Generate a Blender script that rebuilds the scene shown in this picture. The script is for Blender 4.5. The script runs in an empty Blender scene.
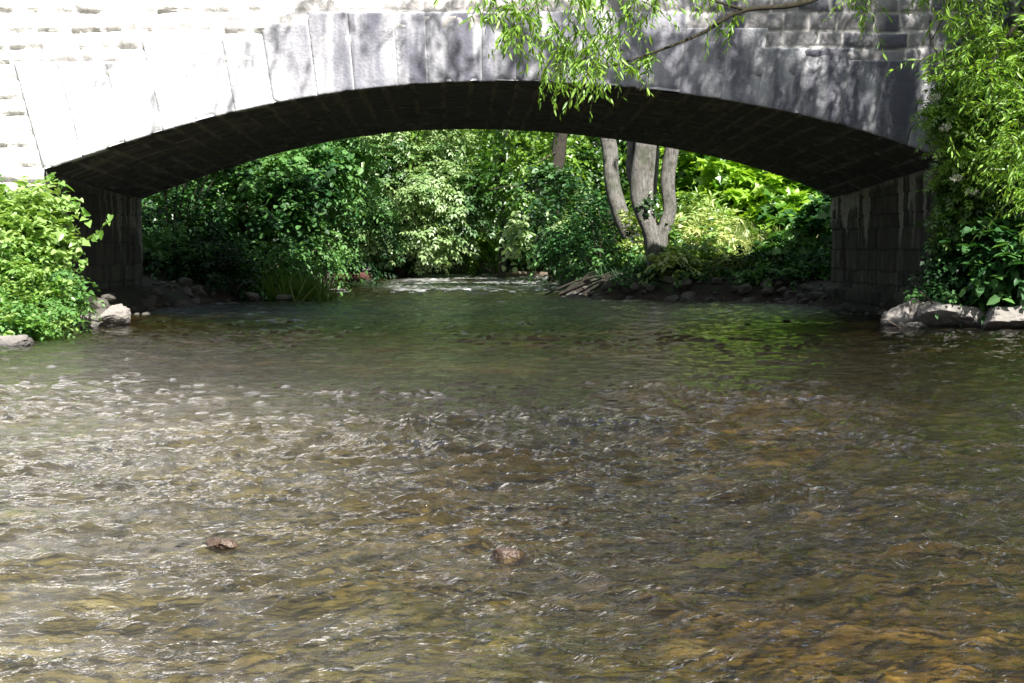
import bpy, math, random
import numpy as np
from mathutils import Vector, noise as mnoise

rng = np.random.default_rng(11)
random.seed(11)
scene = bpy.context.scene
COL = scene.collection

# ------------------------------------------------------------------ camera frame
F, CX, CY, CAM_H = 1450.0, 512.0, 341.5, 0.95
PITCH = math.atan(91.5 / F)
CP, SP = math.cos(PITCH), math.sin(PITCH)

def at(px, py, Y):
    dx, du = (px - CX), (CY - py)
    dy = F * CP + du * SP
    dz = -F * SP + du * CP
    s = Y / dy
    return np.array([dx * s, Y, CAM_H + dz * s])

def on_water(px, py, z=0.0):
    dx, du = (px - CX), (CY - py)
    dy = F * CP + du * SP
    dz = -F * SP + du * CP
    s = (z - CAM_H) / dz
    return np.array([dx * s, dy * s, z])

NEAR_Y, FAR_Y = 19.2, 24.7
SUN_EL, SUN_AZ = math.radians(46), math.radians(24)      # azimuth: to the right of straight behind the camera
SUN = np.array([math.sin(SUN_AZ) * math.cos(SUN_EL), -math.cos(SUN_AZ) * math.cos(SUN_EL), math.sin(SUN_EL)])

# ------------------------------------------------------------------ noise
def _h(ix, iy, seed):
    n = (ix.astype(np.int64) * 374761393 + iy.astype(np.int64) * 668265263 + seed * 974711) & 0x7fffffff
    n = ((n ^ (n >> 13)) * 1274126177) & 0x7fffffff
    n = ((n ^ (n >> 16)) * 1911520717) & 0x7fffffff
    return ((n ^ (n >> 15)) & 0xffff) / 65535.0

def vnoise(x, y, seed=0):
    x = np.asarray(x, float); y = np.asarray(y, float)
    ix, iy = np.floor(x), np.floor(y)
    fx, fy = x - ix, y - iy
    fx = fx * fx * fx * (fx * (fx * 6 - 15) + 10); fy = fy * fy * fy * (fy * (fy * 6 - 15) + 10)
    ix = ix.astype(np.int64); iy = iy.astype(np.int64)
    a, b = _h(ix, iy, seed), _h(ix + 1, iy, seed)
    c, d = _h(ix, iy + 1, seed), _h(ix + 1, iy + 1, seed)
    return (a + (b - a) * fx) * (1 - fy) + (c + (d - c) * fx) * fy

def gnoise(x, y, seed=0):
    """gradient noise, about -1..1"""
    x = np.asarray(x, float); y = np.asarray(y, float)
    ix, iy = np.floor(x), np.floor(y)
    fx, fy = x - ix, y - iy
    ix = ix.astype(np.int64); iy = iy.astype(np.int64)
    u = fx * fx * fx * (fx * (fx * 6 - 15) + 10); v = fy * fy * fy * (fy * (fy * 6 - 15) + 10)
    def g(jx, jy, dx, dy):
        a = _h(jx, jy, seed) * 6.28318
        return np.cos(a) * dx + np.sin(a) * dy
    a, b = g(ix, iy, fx, fy), g(ix + 1, iy, fx - 1, fy)
    c, d = g(ix, iy + 1, fx, fy - 1), g(ix + 1, iy + 1, fx - 1, fy - 1)
    return ((a + (b - a) * u) * (1 - v) + (c + (d - c) * u) * v) * 1.5

def fbm(x, y, seed=0, oct=4, gain=.5):
    s, a, t = 0, 1, 0
    for k in range(oct):
        s = s + a * vnoise(x * 2 ** k + 17.3 * k, y * 2 ** k - 9.1 * k, seed + k); t += a; a *= gain
    return s / t

def sstep(a, b, x):
    t = np.clip((x - a) / (b - a), 0, 1); return t * t * (3 - 2 * t)

def worley(x, y, seed=0):
    ix, iy = np.floor(x).astype(np.int64), np.floor(y).astype(np.int64)
    f1 = np.full(np.shape(x), 9.0); f2 = f1.copy(); idv = np.zeros(np.shape(x))
    for i in (-1, 0, 1):
        for j in (-1, 0, 1):
            jx, jy = ix + i, iy + j
            d = np.hypot(jx + .1 + .8 * _h(jx, jy, seed) - x, jy + .1 + .8 * _h(jx, jy, seed + 5) - y)
            m = d < f1
            f2 = np.where(m, f1, np.minimum(f2, d)); idv = np.where(m, _h(jx, jy, seed + 9), idv); f1 = np.where(m, d, f1)
    return f1, f2, idv

# ------------------------------------------------------------------ mesh plumbing
def mesh_obj(name, V, faces=None, mat=None, parent=None, attrs=None, smooth=False, starts=None, loops=None):
    """faces: (n,k) index array, or loops + starts for mixed polygons"""
    V = np.asarray(V, np.float32).reshape(-1, 3)
    me = bpy.data.meshes.new(name)
    me.vertices.add(len(V)); me.vertices.foreach_set('co', V.ravel())
    if faces is not None:
        faces = np.asarray(faces, np.int32); k = faces.shape[1]
        loops = faces.ravel(); starts = np.arange(len(faces), dtype=np.int32) * k
    me.loops.add(len(loops)); me.loops.foreach_set('vertex_index', np.asarray(loops, np.int32))
    me.polygons.add(len(starts)); me.polygons.foreach_set('loop_start', np.asarray(starts, np.int32))
    me.update(calc_edges=True)
    if smooth:
        me.polygons.foreach_set('use_smooth', np.ones(len(starts), bool))
    for k, a in (attrs or {}).items():
        at_ = me.attributes.new(k, 'FLOAT', 'POINT'); at_.data.foreach_set('value', np.asarray(a, np.float32).ravel())
    if mat: me.materials.append(mat)
    me.validate()
    o = bpy.data.objects.new(name, me); COL.objects.link(o)
    if parent:
        o.parent = parent; o.matrix_parent_inverse = parent.matrix_basis.inverted()
    return o

def grid_faces(nr, nc):
    i = np.arange(nr - 1)[:, None] * nc + np.arange(nc - 1)[None]
    return np.stack([i, i + 1, i + nc + 1, i + nc], -1).reshape(-1, 4)

def tag(o, label=None, cat=None, group=None, kind=None):
    if label: o['label'] = label
    if cat: o['category'] = cat
    if group: o['group'] = group
    if kind: o['kind'] = kind
    return o

def thing(name, loc, label, cat, group=None):
    o = bpy.data.objects.new(name, None); COL.objects.link(o); o.location = [float(v) for v in loc]
    o.empty_display_size = .2
    return tag(o, label, cat, group)

# ------------------------------------------------------------------ materials
def new_mat(name):
    m = bpy.data.materials.new(name); m.use_nodes = True
    nt = m.node_tree; nt.nodes.clear()
    return m, nt

class N:
    def __init__(s, nt): s.nt = nt
    def n(s, t, **kw):
        nd = s.nt.nodes.new(t)
        for k, v in kw.items():
            if k == 'ins':
                for kk, vv in v.items():
                    if hasattr(vv, 'is_output'): s.nt.links.new(vv, nd.inputs[kk])
                    else: nd.inputs[kk].default_value = vv
            else: setattr(nd, k, v)
        return nd
    def attr(s, name): return s.n('ShaderNodeAttribute', attribute_name=name).outputs['Fac']
    def noise(s, vec, scale, detail=4, rough=.55, dist=0):
        return s.n('ShaderNodeTexNoise', ins={'Vector': vec, 'Scale': scale, 'Detail': detail, 'Roughness': rough, 'Distortion': dist}).outputs['Fac']
    def mapr(s, v, a, b, c=0., d=1.):
        return s.n('ShaderNodeMapRange', ins={'Value': v, 'From Min': a, 'From Max': b, 'To Min': c, 'To Max': d}).outputs[0]
    def math(s, op, a, b=0.):
        return s.n('ShaderNodeMath', operation=op, ins={0: a, 1: b}).outputs[0]
    def mix(s, f, a, b, blend='MIX'):
        nd = s.n('ShaderNodeMix', data_type='RGBA', blend_type=blend)
        for k, v in ((0, f), (6, a), (7, b)):
            if hasattr(v, 'is_output'): s.nt.links.new(v, nd.inputs[k])
            else: nd.inputs[k].default_value = v if k == 0 else (*v[:3], 1)
        return nd.outputs[2]
    def ramp(s, f, stops):
        nd = s.n('ShaderNodeValToRGB', ins={0: f}); e = nd.color_ramp.elements
        while len(e) < len(stops): e.new(.5)
        for el, (p, c) in zip(e, stops): el.position = p; el.color = (*c, 1)
        return nd.outputs[0]
    def obj(s): return s.n('ShaderNodeTexCoord').outputs['Object']
    def geo(s): return s.n('ShaderNodeNewGeometry').outputs['Position']
    def scale(s, v, sc): return s.n('ShaderNodeMapping', ins={'Vector': v, 'Scale': sc}).outputs[0]
    def bump(s, h, strength, dist, normal=None):
        ins = {'Height': h, 'Strength': strength, 'Distance': dist}
        if normal is not None: ins['Normal'] = normal
        return s.n('ShaderNodeBump', ins=ins).outputs[0]
    def out(s, sh): s.nt.links.new(sh, s.n('ShaderNodeOutputMaterial').inputs[0])

def leaf_mat(name, stops, trans=.38, gloss=.07, rough=.42):
    m, nt = new_mat(name); q = N(nt)
    c = q.ramp(q.attr('tone'), stops)
    d = q.n('ShaderNodeBsdfDiffuse', ins={'Color': c}).outputs[0]
    tc = q.mix(1., c, (1.25, 1.2, .55), 'MULTIPLY')
    t = q.n('ShaderNodeBsdfTranslucent', ins={'Color': tc}).outputs[0]
    g = q.n('ShaderNodeBsdfGlossy', ins={'Color': (1, 1, 1, 1), 'Roughness': rough}).outputs[0]
    a = q.n('ShaderNodeMixShader', ins={0: trans, 1: d, 2: t}).outputs[0]
    q.out(q.n('ShaderNodeMixShader', ins={0: gloss, 1: a, 2: g}).outputs[0])
    return m

LM = {
 'willow': leaf_mat('willow_leaf', [(0, (.05, .14, .015)), (.5, (.14, .31, .03)), (1, (.28, .48, .05))], .45, .045),
 'fresh': leaf_mat('fresh_leaf', [(0, (.05, .15, .015)), (.5, (.14, .32, .035)), (1, (.33, .50, .15))], .40),
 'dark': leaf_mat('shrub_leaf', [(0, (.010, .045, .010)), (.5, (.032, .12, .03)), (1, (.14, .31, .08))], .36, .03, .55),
 'ash': leaf_mat('pinnate_leaf', [(0, (.025, .09, .02)), (.45, (.08, .22, .045)), (1, (.30, .44, .17))], .36, .08, .5),
 'tree': leaf_mat('tree_leaf', [(0, (.02, .075, .010)), (.5, (.07, .19, .02)), (1, (.22, .40, .045))], .44),
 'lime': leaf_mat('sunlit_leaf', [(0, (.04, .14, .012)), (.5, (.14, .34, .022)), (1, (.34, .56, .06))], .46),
 'ivy': leaf_mat('ivy_leaf', [(0, (.012, .045, .012)), (.5, (.03, .09, .025)), (1, (.09, .17, .05))], .22, .09, .35),
 'grass': leaf_mat('grass_blade', [(0, (.04, .12, .012)), (.5, (.12, .25, .025)), (1, (.40, .44, .15))], .35, .04),
 'pale': leaf_mat('pale_leaf', [(0, (.11, .25, .04)), (.5, (.30, .46, .10)), (1, (.60, .66, .28))], .35, .08),
}

def bark_mat(name, c1, c2, moss=.15):
    m, nt = new_mat(name); q = N(nt); p = q.obj()
    v = q.scale(p, (1, 1, .2))
    n1 = q.noise(v, 26, 8, .75, 1.0); n2 = q.noise(p, 2.2, 3)
    c = q.mix(q.mapr(n1, .3, .72), c1, c2)
    c = q.mix(q.mapr(q.noise(p, 7, 5, .7), .5, .64, 0, .7), c, c1)
    c = q.mix(q.mapr(n2, .52, .7, 0, moss * 4), c, (.05, .08, .02))
    b = q.bump(n1, 1., .07)
    q.out(q.n('ShaderNodeBsdfPrincipled', ins={'Base Color': c, 'Roughness': .9, 'Normal': b}).outputs[0])
    return m
BARK = bark_mat('grey_bark', (.085, .08, .072), (.44, .42, .385))
BARK_D = bark_mat('dark_bark', (.03, .025, .02), (.10, .085, .065))
TWIG = bark_mat('twig_bark', (.028, .024, .015), (.09, .075, .04), .05)
DEAD = bark_mat('dead_wood', (.10, .075, .05), (.30, .24, .18), .02)
GREENSTEM = bark_mat('green_stem', (.05, .09, .02), (.12, .18, .04), .05)

def stone_mat(name, dark, light, jointc, limec, streak=.5, spot=(.10, .11, .14), bump=.5, rough=.9, moss=0., tint=0., wet=0., stain_shade=0., wz=(.55, .15)):
    m, nt = new_mat(name); q = N(nt); p = q.geo()
    n1 = q.noise(p, 3.0, 6, .62); n2 = q.noise(p, 26, 5, .6); n3 = q.noise(q.scale(p, (5.5, 5.5, .45)), 1.6, 5, .6)
    tone = q.math('ADD', q.math('MULTIPLY', q.attr('tone'), .55), q.math('MULTIPLY', n2, .55))
    c = q.mix(q.mapr(tone, .2, .85), dark, light)
    if tint:
        c = q.mix(q.math('MULTIPLY', q.mapr(q.attr('tone'), .62, .9), tint), c, (.36, .22, .15))
        c = q.mix(q.math('MULTIPLY', q.mapr(q.attr('tone'), .3, .12), tint * .6), c, (.16, .14, .15))
    c = q.mix(q.math('MULTIPLY', q.mapr(n1, .5, .74), .65), c, spot)
    c = q.mix(q.math('MULTIPLY', q.mapr(n3, .5, .72), streak), c, spot)
    c = q.mix(q.math('MULTIPLY', q.mapr(n3, .46, .32), streak * .8), c, limec)
    if moss:
        nm = q.noise(p, 5, 5, .7); nm2 = q.noise(p, 1.1, 2)
        c = q.mix(q.math('MULTIPLY', q.mapr(q.math('ADD', nm, q.math('MULTIPLY', nm2, .5)), .75, .95), moss), c, (.07, .085, .03))
    if wet:
        z = q.n('ShaderNodeSeparateXYZ', ins={0: p}).outputs[2]
        c = q.mix(q.mapr(q.math('ADD', z, q.math('MULTIPLY', n1, .3)), .5 * wz[0] + .5 * wz[0], wz[1], 0, wet), c, (.012, .013, .012))
    if stain_shade:
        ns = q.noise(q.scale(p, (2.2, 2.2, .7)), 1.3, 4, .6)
        sm = q.math('MULTIPLY', q.attr('stain_shade'), q.mapr(q.math('ADD', ns, q.math('MULTIPLY', n2, .25)), .42, .68, .35, 1.))
        c = q.mix(q.math('MULTIPLY', sm, stain_shade), c, (.125, .125, .16))  # bluish dark: stains, and tree shade painted on the wall's right side
    c = q.mix(q.math('MULTIPLY', q.attr('joint'), .75), c, jointc)
    lm = q.math('MULTIPLY', q.attr('lime'), q.mapr(n2, .3, .6, .35, 1))
    c = q.mix(lm, c, limec)
    b = q.bump(q.math('ADD', q.math('MULTIPLY', n2, .6), n1), bump, .03)
    q.out(q.n('ShaderNodeBsdfPrincipled', ins={'Base Color': c, 'Roughness': rough, 'Normal': b}).outputs[0])
    return m

M_RING = stone_mat('rendered_voussoir', (.50, .50, .56), (.82, .82, .87), (.68, .68, .70), (.88, .88, .90), .6, (.24, .25, .32), .6, tint=.05, stain_shade=.8)
M_SPAN = stone_mat('coursed_rubble', (.50, .47, .46), (.85, .82, .79), (.86, .84, .80), (.90, .88, .85), .35, (.30, .28, .29), .9, tint=.25, stain_shade=.85)
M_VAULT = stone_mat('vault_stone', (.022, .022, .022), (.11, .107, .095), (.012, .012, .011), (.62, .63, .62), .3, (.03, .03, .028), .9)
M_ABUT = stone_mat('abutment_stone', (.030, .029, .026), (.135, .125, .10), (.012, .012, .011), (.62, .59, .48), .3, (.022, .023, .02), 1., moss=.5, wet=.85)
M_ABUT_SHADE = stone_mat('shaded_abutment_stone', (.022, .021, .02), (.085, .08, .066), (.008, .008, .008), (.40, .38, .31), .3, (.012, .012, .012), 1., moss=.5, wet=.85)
M_ROCK = stone_mat('river_rock', (.16, .145, .135), (.40, .37, .345), (.1, .1, .1), (.6, .58, .54), .12, (.16, .14, .12), 1., moss=.12, wet=.8, wz=(.26, .16))
M_DARKROCK = stone_mat('damp_rock', (.045, .042, .036), (.17, .157, .135), (.05, .05, .05), (.3, .28, .25), .1, (.03, .03, .025), 1., moss=.3)
M_BROWNROCK = stone_mat('wet_brown_rock', (.05, .032, .022), (.13, .085, .06), (.05, .05, .05), (.3, .25, .2), .1, (.03, .02, .015), .8, rough=.35)

# ------------------------------------------------------------------ leaf templates
def leaf_t(pts, tip_drop=-.14, fold=.10):
    """pts: right-hand outline from base to tip (without both ends)"""
    V = [(0, 0, 0)] + [(x, y, fold * x / .3 + tip_drop * y * y) for x, y in pts] + [(0, 1, tip_drop)] + \
        [(-x, y, fold * x / .3 + tip_drop * y * y) for x, y in pts[::-1]]
    n = len(pts)
    return np.array(V), [list(range(0, n + 2)), [0] + list(range(n + 1, 2 * n + 2))]
T_OVATE = leaf_t([(.26, .28), (.22, .64)])
T_LANCE = leaf_t([(.115, .3), (.10, .65)], -.2, .03)
T_HEART = leaf_t([(.36, -.08), (.40, .28), (.2, .68)], -.18)
T_LOBED = leaf_t([(.42, .02), (.30, .24), (.56, .52), (.24, .60)], -.14)
T_ROUND = leaf_t([(.34, .2), (.38, .55), (.2, .86)], -.12)
def compound_t(n=3, leafw=.09, leafl=.34):
    Vs, Fs = [], []
    def add(px, py, ang, l, w):
        b = len(Vs); c, s = math.cos(ang), math.sin(ang)
        for x, y, z in ((0, 0, 0), (w, .4 * l, .025), (0, l, -.06), (-w, .4 * l, .025)):
            Vs.append((px + x * c + y * s, py - x * s + y * c, z - .12 * (py + y) ** 2))
        Fs.append([b, b + 1, b + 2]); Fs.append([b, b + 2, b + 3])
    for k in range(n):
        y = .16 + .54 * k / max(1, n - 1)
        for s in (1, -1): add(0, y, s * 1.05, leafl * (1 - .12 * k / n), leafw)
    add(0, .72, 0, leafl, leafw)
    return np.array(Vs), Fs
T_PINNATE = compound_t(3)
T_TRIPLE = compound_t(1, .17, .5)

def leaves(name, P, A, Nn, S, tmpl, mat, parent=None, tone=None, twist=None):
    TV, TF = tmpl
    A = A / (np.linalg.norm(A, axis=1, keepdims=True) + 1e-9)
    Nn = Nn - A * (Nn * A).sum(1, keepdims=True); Nn = Nn / (np.linalg.norm(Nn, axis=1, keepdims=True) + 1e-9)
    B = np.cross(A, Nn)
    S = np.asarray(S)[:, None, None]
    V = P[:, None] + S * (TV[None, :, 0:1] * B[:, None] + TV[None, :, 1:2] * A[:, None] + TV[None, :, 2:3] * Nn[:, None])
    k = len(TV); n = len(P)
    lp = np.concatenate([np.array(f) for f in TF]); st = np.cumsum([0] + [len(f) for f in TF])[:-1]
    loops = (np.arange(n)[:, None] * k + lp[None]).ravel(); starts = (np.arange(n)[:, None] * len(lp) + st[None]).ravel()
    tone = rng.random(n) if tone is None else tone
    return mesh_obj(name, V.reshape(-1, 3), None, mat, parent, {'tone': np.repeat(np.clip(tone, 0, 1), k)}, starts=starts, loops=loops)

def unit(v): return v / (np.linalg.norm(v, axis=-1, keepdims=True) + 1e-9)

def sprays(P, D, L, n, splay=.9, droop=.3, jit=.3, up=1., leafdroop=.25):
    N_ = len(P); D = unit(D); L = np.broadcast_to(np.asarray(L, float), (N_,))[:, None, None]
    t = ((np.arange(n) + .6) / n)[None, :, None]
    pos = P[:, None] + D[:, None] * L * t + np.array([0, 0, -1.]) * droop * L * t * t
    tan = unit(D[:, None] + 2 * droop * t * np.array([0, 0, -1.]))
    side = unit(np.cross(tan, np.array([0.02, .03, 1.])))
    sg = np.where(np.arange(n) % 2 == 0, 1., -1.)[None, :, None]
    ax = tan * math.cos(splay) + side * sg * math.sin(splay) + rng.normal(0, jit, (N_, n, 3)) - np.array([0, 0, leafdroop])
    nr = np.array([0, 0, up]) + .35 * SUN + rng.normal(0, jit * 1.3, (N_, n, 3))
    pos = pos + rng.normal(0, .012, pos.shape)
    return pos.reshape(-1, 3), unit(ax.reshape(-1, 3)), unit(nr.reshape(-1, 3))

def blob_points(blobs, density=1.0, hollow=.55, gap=.42, gscale=1.2, seed=0):
    """points + outward directions in ellipsoid shells, with holes cut by a noise"""
    Ps, Ds = [], []
    for (c, r, n) in blobs:
        n = int(n * density); d = unit(rng.normal(size=(n * 2, 3)))
        rad = hollow + (1 - hollow) * rng.random((n * 2, 1)) ** .7
        lump = 1 + .22 * np.sin(d[:, :1] * 5 + c[0]) * np.cos(d[:, 2:] * 6 + c[2]) + .12 * np.sin(d[:, 1:2] * 11)
        p = np.array(c) + d * rad * lump * np.array(r)
        g = .65 * vnoise(p[:, 0] * gscale * .8 + p[:, 1] * .5, p[:, 2] * gscale + p[:, 1] * .4, 40 + seed) + .35 * vnoise(p[:, 0] * gscale * 2.6, p[:, 2] * gscale * 2.8 + p[:, 1], 41 + seed)
        k = g > gap * rng.uniform(.75, 1.1, len(g))
        Ps.append(p[k][:n]); Ds.append(d[k][:n])
    return np.concatenate(Ps), np.concatenate(Ds)

def clump_tone(P, scale=1.1, seed=0, spread=.35, base=.5):
    return base + (fbm(P[:, 0] * scale + P[:, 1] * .7, P[:, 2] * scale + P[:, 1] * .4, 60 + seed, 2) - .5) * 1.9 + rng.normal(0, spread * .5, len(P))

def tubes(name, lines, mat, parent=None, sides=7, wob=0.0):
    """lines: list of (points, radii)"""
    Vs, Fs, base = [], [], 0
    for pts, rad in lines:
        pts = np.asarray(pts, float); rad = np.asarray(rad, float)
        n = len(pts); tg = unit(np.gradient(pts, axis=0))
        ref = np.array([.31, .2, .93]) if abs(tg[0] @ np.array([0, 0, 1.])) < .8 else np.array([1., .1, 0])
        a = np.linspace(0, 2 * math.pi, sides, endpoint=False)
        for i in range(n):
            u = unit(np.cross(tg[i], ref)); v = np.cross(tg[i], u)
            rr = rad[i] * (1 + wob * np.sin(a * 3 + i * .7) + wob * .8 * np.sin(a * 2 - i * .45))
            Vs.append(pts[i] + rr[:, None] * (np.cos(a)[:, None] * u + np.sin(a)[:, None] * v))
        for i in range(n - 1):
            for j in range(sides):
                k = (j + 1) % sides
                Fs.append((base + i * sides + j, base + i * sides + k, base + (i + 1) * sides + k, base + (i + 1) * sides + j))
        Vs.append(pts[:1]); Vs.append(pts[-1:])
        c0 = base + n * sides
        for j in range(sides):
            k = (j + 1) % sides
            Fs.append((c0, base + k, base + j, c0)); Fs.append((c0 + 1, base + (n - 1) * sides + j, base + (n - 1) * sides + k, c0 + 1))
        base += n * sides + 2
    loops, starts = [], []
    for f in Fs:
        f = f[:3] if f[0] == f[3] else f
        starts.append(len(loops)); loops += list(f)
    return mesh_obj(name, np.concatenate(Vs), None, mat, parent, None, smooth=True, starts=starts, loops=loops)

def smooth_line(ctrl, n=14):
    c = np.asarray(ctrl, float); m = len(c)
    if m == 2: return c[0] + (c[1] - c[0]) * np.linspace(0, 1, n)[:, None]
    ext = np.vstack([2 * c[0] - c[1], c, 2 * c[-1] - c[-2]]); out = []
    for s in np.linspace(0, m - 1 - 1e-6, n):
        i = int(s); t = s - i; p0, p1, p2, p3 = ext[i:i + 4]
        out.append(.5 * (2 * p1 + (p2 - p0) * t + (2 * p0 - 5 * p1 + 4 * p2 - p3) * t * t + (3 * p1 - p0 - 3 * p2 + p3) * t ** 3))
    return np.array(out)

def limb(ctrl, r0, r1, n=14, p=1.):
    return smooth_line(ctrl, n), r0 + (r1 - r0) * np.linspace(0, 1, n) ** p

# ------------------------------------------------------------------ terrain
SH_Y = np.array([-20, 5, 11, 14, 18.3, 19.5, 24.5, 26.5, 28, 31, 36, 43, 45, 48, 200.])
SH_L = np.array([-7, -6.4, -5.9, -5.45, -5.5, -5.7, -5.6, -5.2, -4.4, -4.2, -4.8, -4.7, -3.7, -2.6, -2.6])
SH_R = np.array([8.4, 7.6, 7.0, 6.7, 6.0, 5.5, 5.1, 5.0, 1.5, 1.0, .9, 1.0, 1.1, 1.2, 1.2])
def shore_d(x, y):
    w = .35 * (vnoise(x * 1.1, y * .9, 3) - .5) + .12 * (vnoise(x * 4, y * 4, 4) - .5)
    def side(SX, sg):
        m = np.full(np.broadcast(x, y).shape, 1e9)
        for i in range(len(SH_Y) - 1):
            ax, ay, ux_, uy_ = SX[i], SH_Y[i], SX[i + 1] - SX[i], SH_Y[i + 1] - SH_Y[i]
            t = np.clip(((x - ax) * ux_ + (y - ay) * uy_) / (ux_ * ux_ + uy_ * uy_), 0, 1)
            m = np.minimum(m, np.hypot(x - ax - t * ux_, y - ay - t * uy_))
        return np.where(sg * (x - np.interp(y, SH_Y, SX)) > 0, m, -m)
    d = np.maximum(side(SH_L, -1), side(SH_R, 1))
    d = np.maximum(d, (y - 49.0) * .9 + .3 * x * 0)
    return d + w
def ground_h(x, y):
    x = np.asarray(x, float); y = np.asarray(y, float)
    d = shore_d(x, y)
    land = -.06 + .38 * sstep(-.05, .55, d) + .95 * sstep(.4, 4.2, d) + .9 * sstep(4, 14, d) + .10 * d * (fbm(x * .8, y * .8, 7) - .5) * (d < 6) + .6 * (fbm(x * .1, y * .1, 8) - .5) * sstep(6, 20, d)
    bed = -.06 - .26 * sstep(0, 2.2, -d) + .05 * (fbm(x * .5, y * .5, 12, 2) - .5)
    h = np.where(d > 0, land, bed)
    hill = 9 * sstep(60, 170, y) + 5 * sstep(25, 90, np.abs(x))
    return h + hill

def axis(segs):
    out = [np.array([segs[0][0]])]
    for a, b, s in segs:
        n = max(1, int(round((b - a) / s))); out.append(np.linspace(a, b, n + 1)[1:])
    return np.concatenate(out)
gx = axis([(-400, -60, 34), (-60, -14, 2), (-14, -8, .3), (-8, 8, .10), (8, 14, .3), (14, 60, 2), (60, 400, 34)])
gy = axis([(-120, -10, 11), (-10, 1, .6), (1, 6, .12), (6, 52, .12), (52, 80, 1), (80, 500, 30)])
GX, GY = np.meshgrid(gx, gy)
GZ = ground_h(GX, GY) + .03 * (fbm(GX * 3, GY * 3, 15) - .5)

def ground_mat():
    m, nt = new_mat('river_ground'); q = N(nt); p = q.geo()
    z = q.n('ShaderNodeSeparateXYZ', ins={0: p}).outputs[2]
    n1 = q.noise(p, 2.5, 5); n2 = q.noise(p, 14, 5, .65)
    soil = q.mix(q.mapr(n2, .3, .7), (.010, .008, .006), (.04, .031, .021))
    soil = q.mix(q.mapr(n1, .5, .65), soil, (.03, .05, .014))
    mud = q.mix(q.mapr(n2, .3, .7), (.018, .014, .011), (.075, .057, .042))
    edge = q.mapr(q.math('ADD', z, q.math('MULTIPLY', n1, .1)), .10, .19)
    c = q.mix(edge, mud, soil)
    b = q.bump(n2, .8, .05)
    q.out(q.n('ShaderNodeBsdfPrincipled', ins={'Base Color': c, 'Roughness': .95, 'Normal': b}).outputs[0])
    return m
o = mesh_obj('ground', np.stack([GX, GY, GZ], -1), grid_faces(*GX.shape), ground_mat(), smooth=True); tag(o, kind='structure')

# riverbed: stony sheet just above the ground sheet, below the water
bx = axis([(-6.8, 6.8, .035)]); by = axis([(1.2, 14, .035), (14, 47, .14)])
BX, BY = np.meshgrid(bx, by)
wx = BX + .10 * (vnoise(BX * 2.3, BY * 2.3, 20) - .5) + .045 * gnoise(BX * 7, BY * 11, 26); wy = BY + .1 * (vnoise(BX * 2.3, BY * 2.3, 21) - .5) + .035 * gnoise(BX * 8, BY * 12, 27)
f1, f2, idv = worley(wx * 8.5, wy * 7.6, 22); g1, g2, idw = worley(wx * 21, wy * 19, 25)
big = _h(np.floor(idv * 9999).astype(np.int64), np.floor(idv * 777).astype(np.int64), 4) > .45
dome = np.where(big, np.sqrt(np.clip(1 - (f1 / .62) ** 2, 0, 1)), 0)
dome2 = np.sqrt(np.clip(1 - (g1 / .6) ** 2, 0, 1))
BZ = np.minimum(ground_h(BX, BY), .0) + .012 + .04 * dome * idv + .014 * dome2
dd = shore_d(BX, BY)
BZ = np.where(dd > .05, -.2, BZ)
bt = np.where(dome > .15, idv, idw * .7)
def bed_mat():
    m, nt = new_mat('river_stones'); q = N(nt); p = q.geo()
    n1 = q.noise(q.scale(p, (.55, .4, 1)), 1.0, 3); n2 = q.noise(p, 30, 4); n3 = q.noise(p, 2.6, 4)
    c = q.ramp(q.attr('tone'), [(0, (.07, .045, .02)), (.35, (.25, .155, .05)), (.6, (.30, .205, .065)), (.85, (.36, .24, .10)), (1, (.44, .34, .19))])
    c = q.mix(q.mapr(n2, .35, .7, 0, .5), c, (.07, .055, .02))
    c = q.mix(q.mapr(n1, .46, .6, 0, .8), c, (.15, .16, .035))
    c = q.mix(q.mapr(n3, .56, .7, 0, .8), c, (.03, .03, .014))
    c = q.mix(q.math('MULTIPLY', q.attr('cleft'), .7), c, (.02, .017, .009))
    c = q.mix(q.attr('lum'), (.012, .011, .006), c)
    c = q.mix(q.math('MULTIPLY', q.attr('pale'), q.mapr(n3, .3, .6, .45, 1.)), c, (.42, .40, .34))  # pale left bed: the water's reflected wall glare painted into its colour
    q.out(q.n('ShaderNodeBsdfPrincipled', ins={'Base Color': c, 'Roughness': .8, 'Normal': q.bump(n2, .4, .02)}).outputs[0])
    return m
o = mesh_obj('riverbed', np.stack([BX, BY, BZ], -1), grid_faces(*BX.shape), bed_mat(), attrs={'tone': bt, 'pale': sstep(.6, -1.8, BX + .12 * np.maximum(BY - 5, 0) + .9 * (fbm(BX * 1.1, BY * .6, 29, 5) - .5)) * sstep(16, 8, BY) * (.55 + .45 * vnoise(BX * 1.2, BY * .6, 51)), 'lum': np.clip(.21 - .13 * sstep(8, 12, BY) + .95 * sstep(5.6, 3.4, BY) * sstep(-.9, .2, BX) + .3 * sstep(.5, .72, fbm(BX * .7, BY * .45, 28)) + .45 * sstep(9, 4, BY) * sstep(.7, .1, np.abs(BX + .35)), 0, 1), 'cleft': np.clip(1 - dome - dome2 * .9, 0, 1)}, smooth=True); tag(o, kind='structure')

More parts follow.
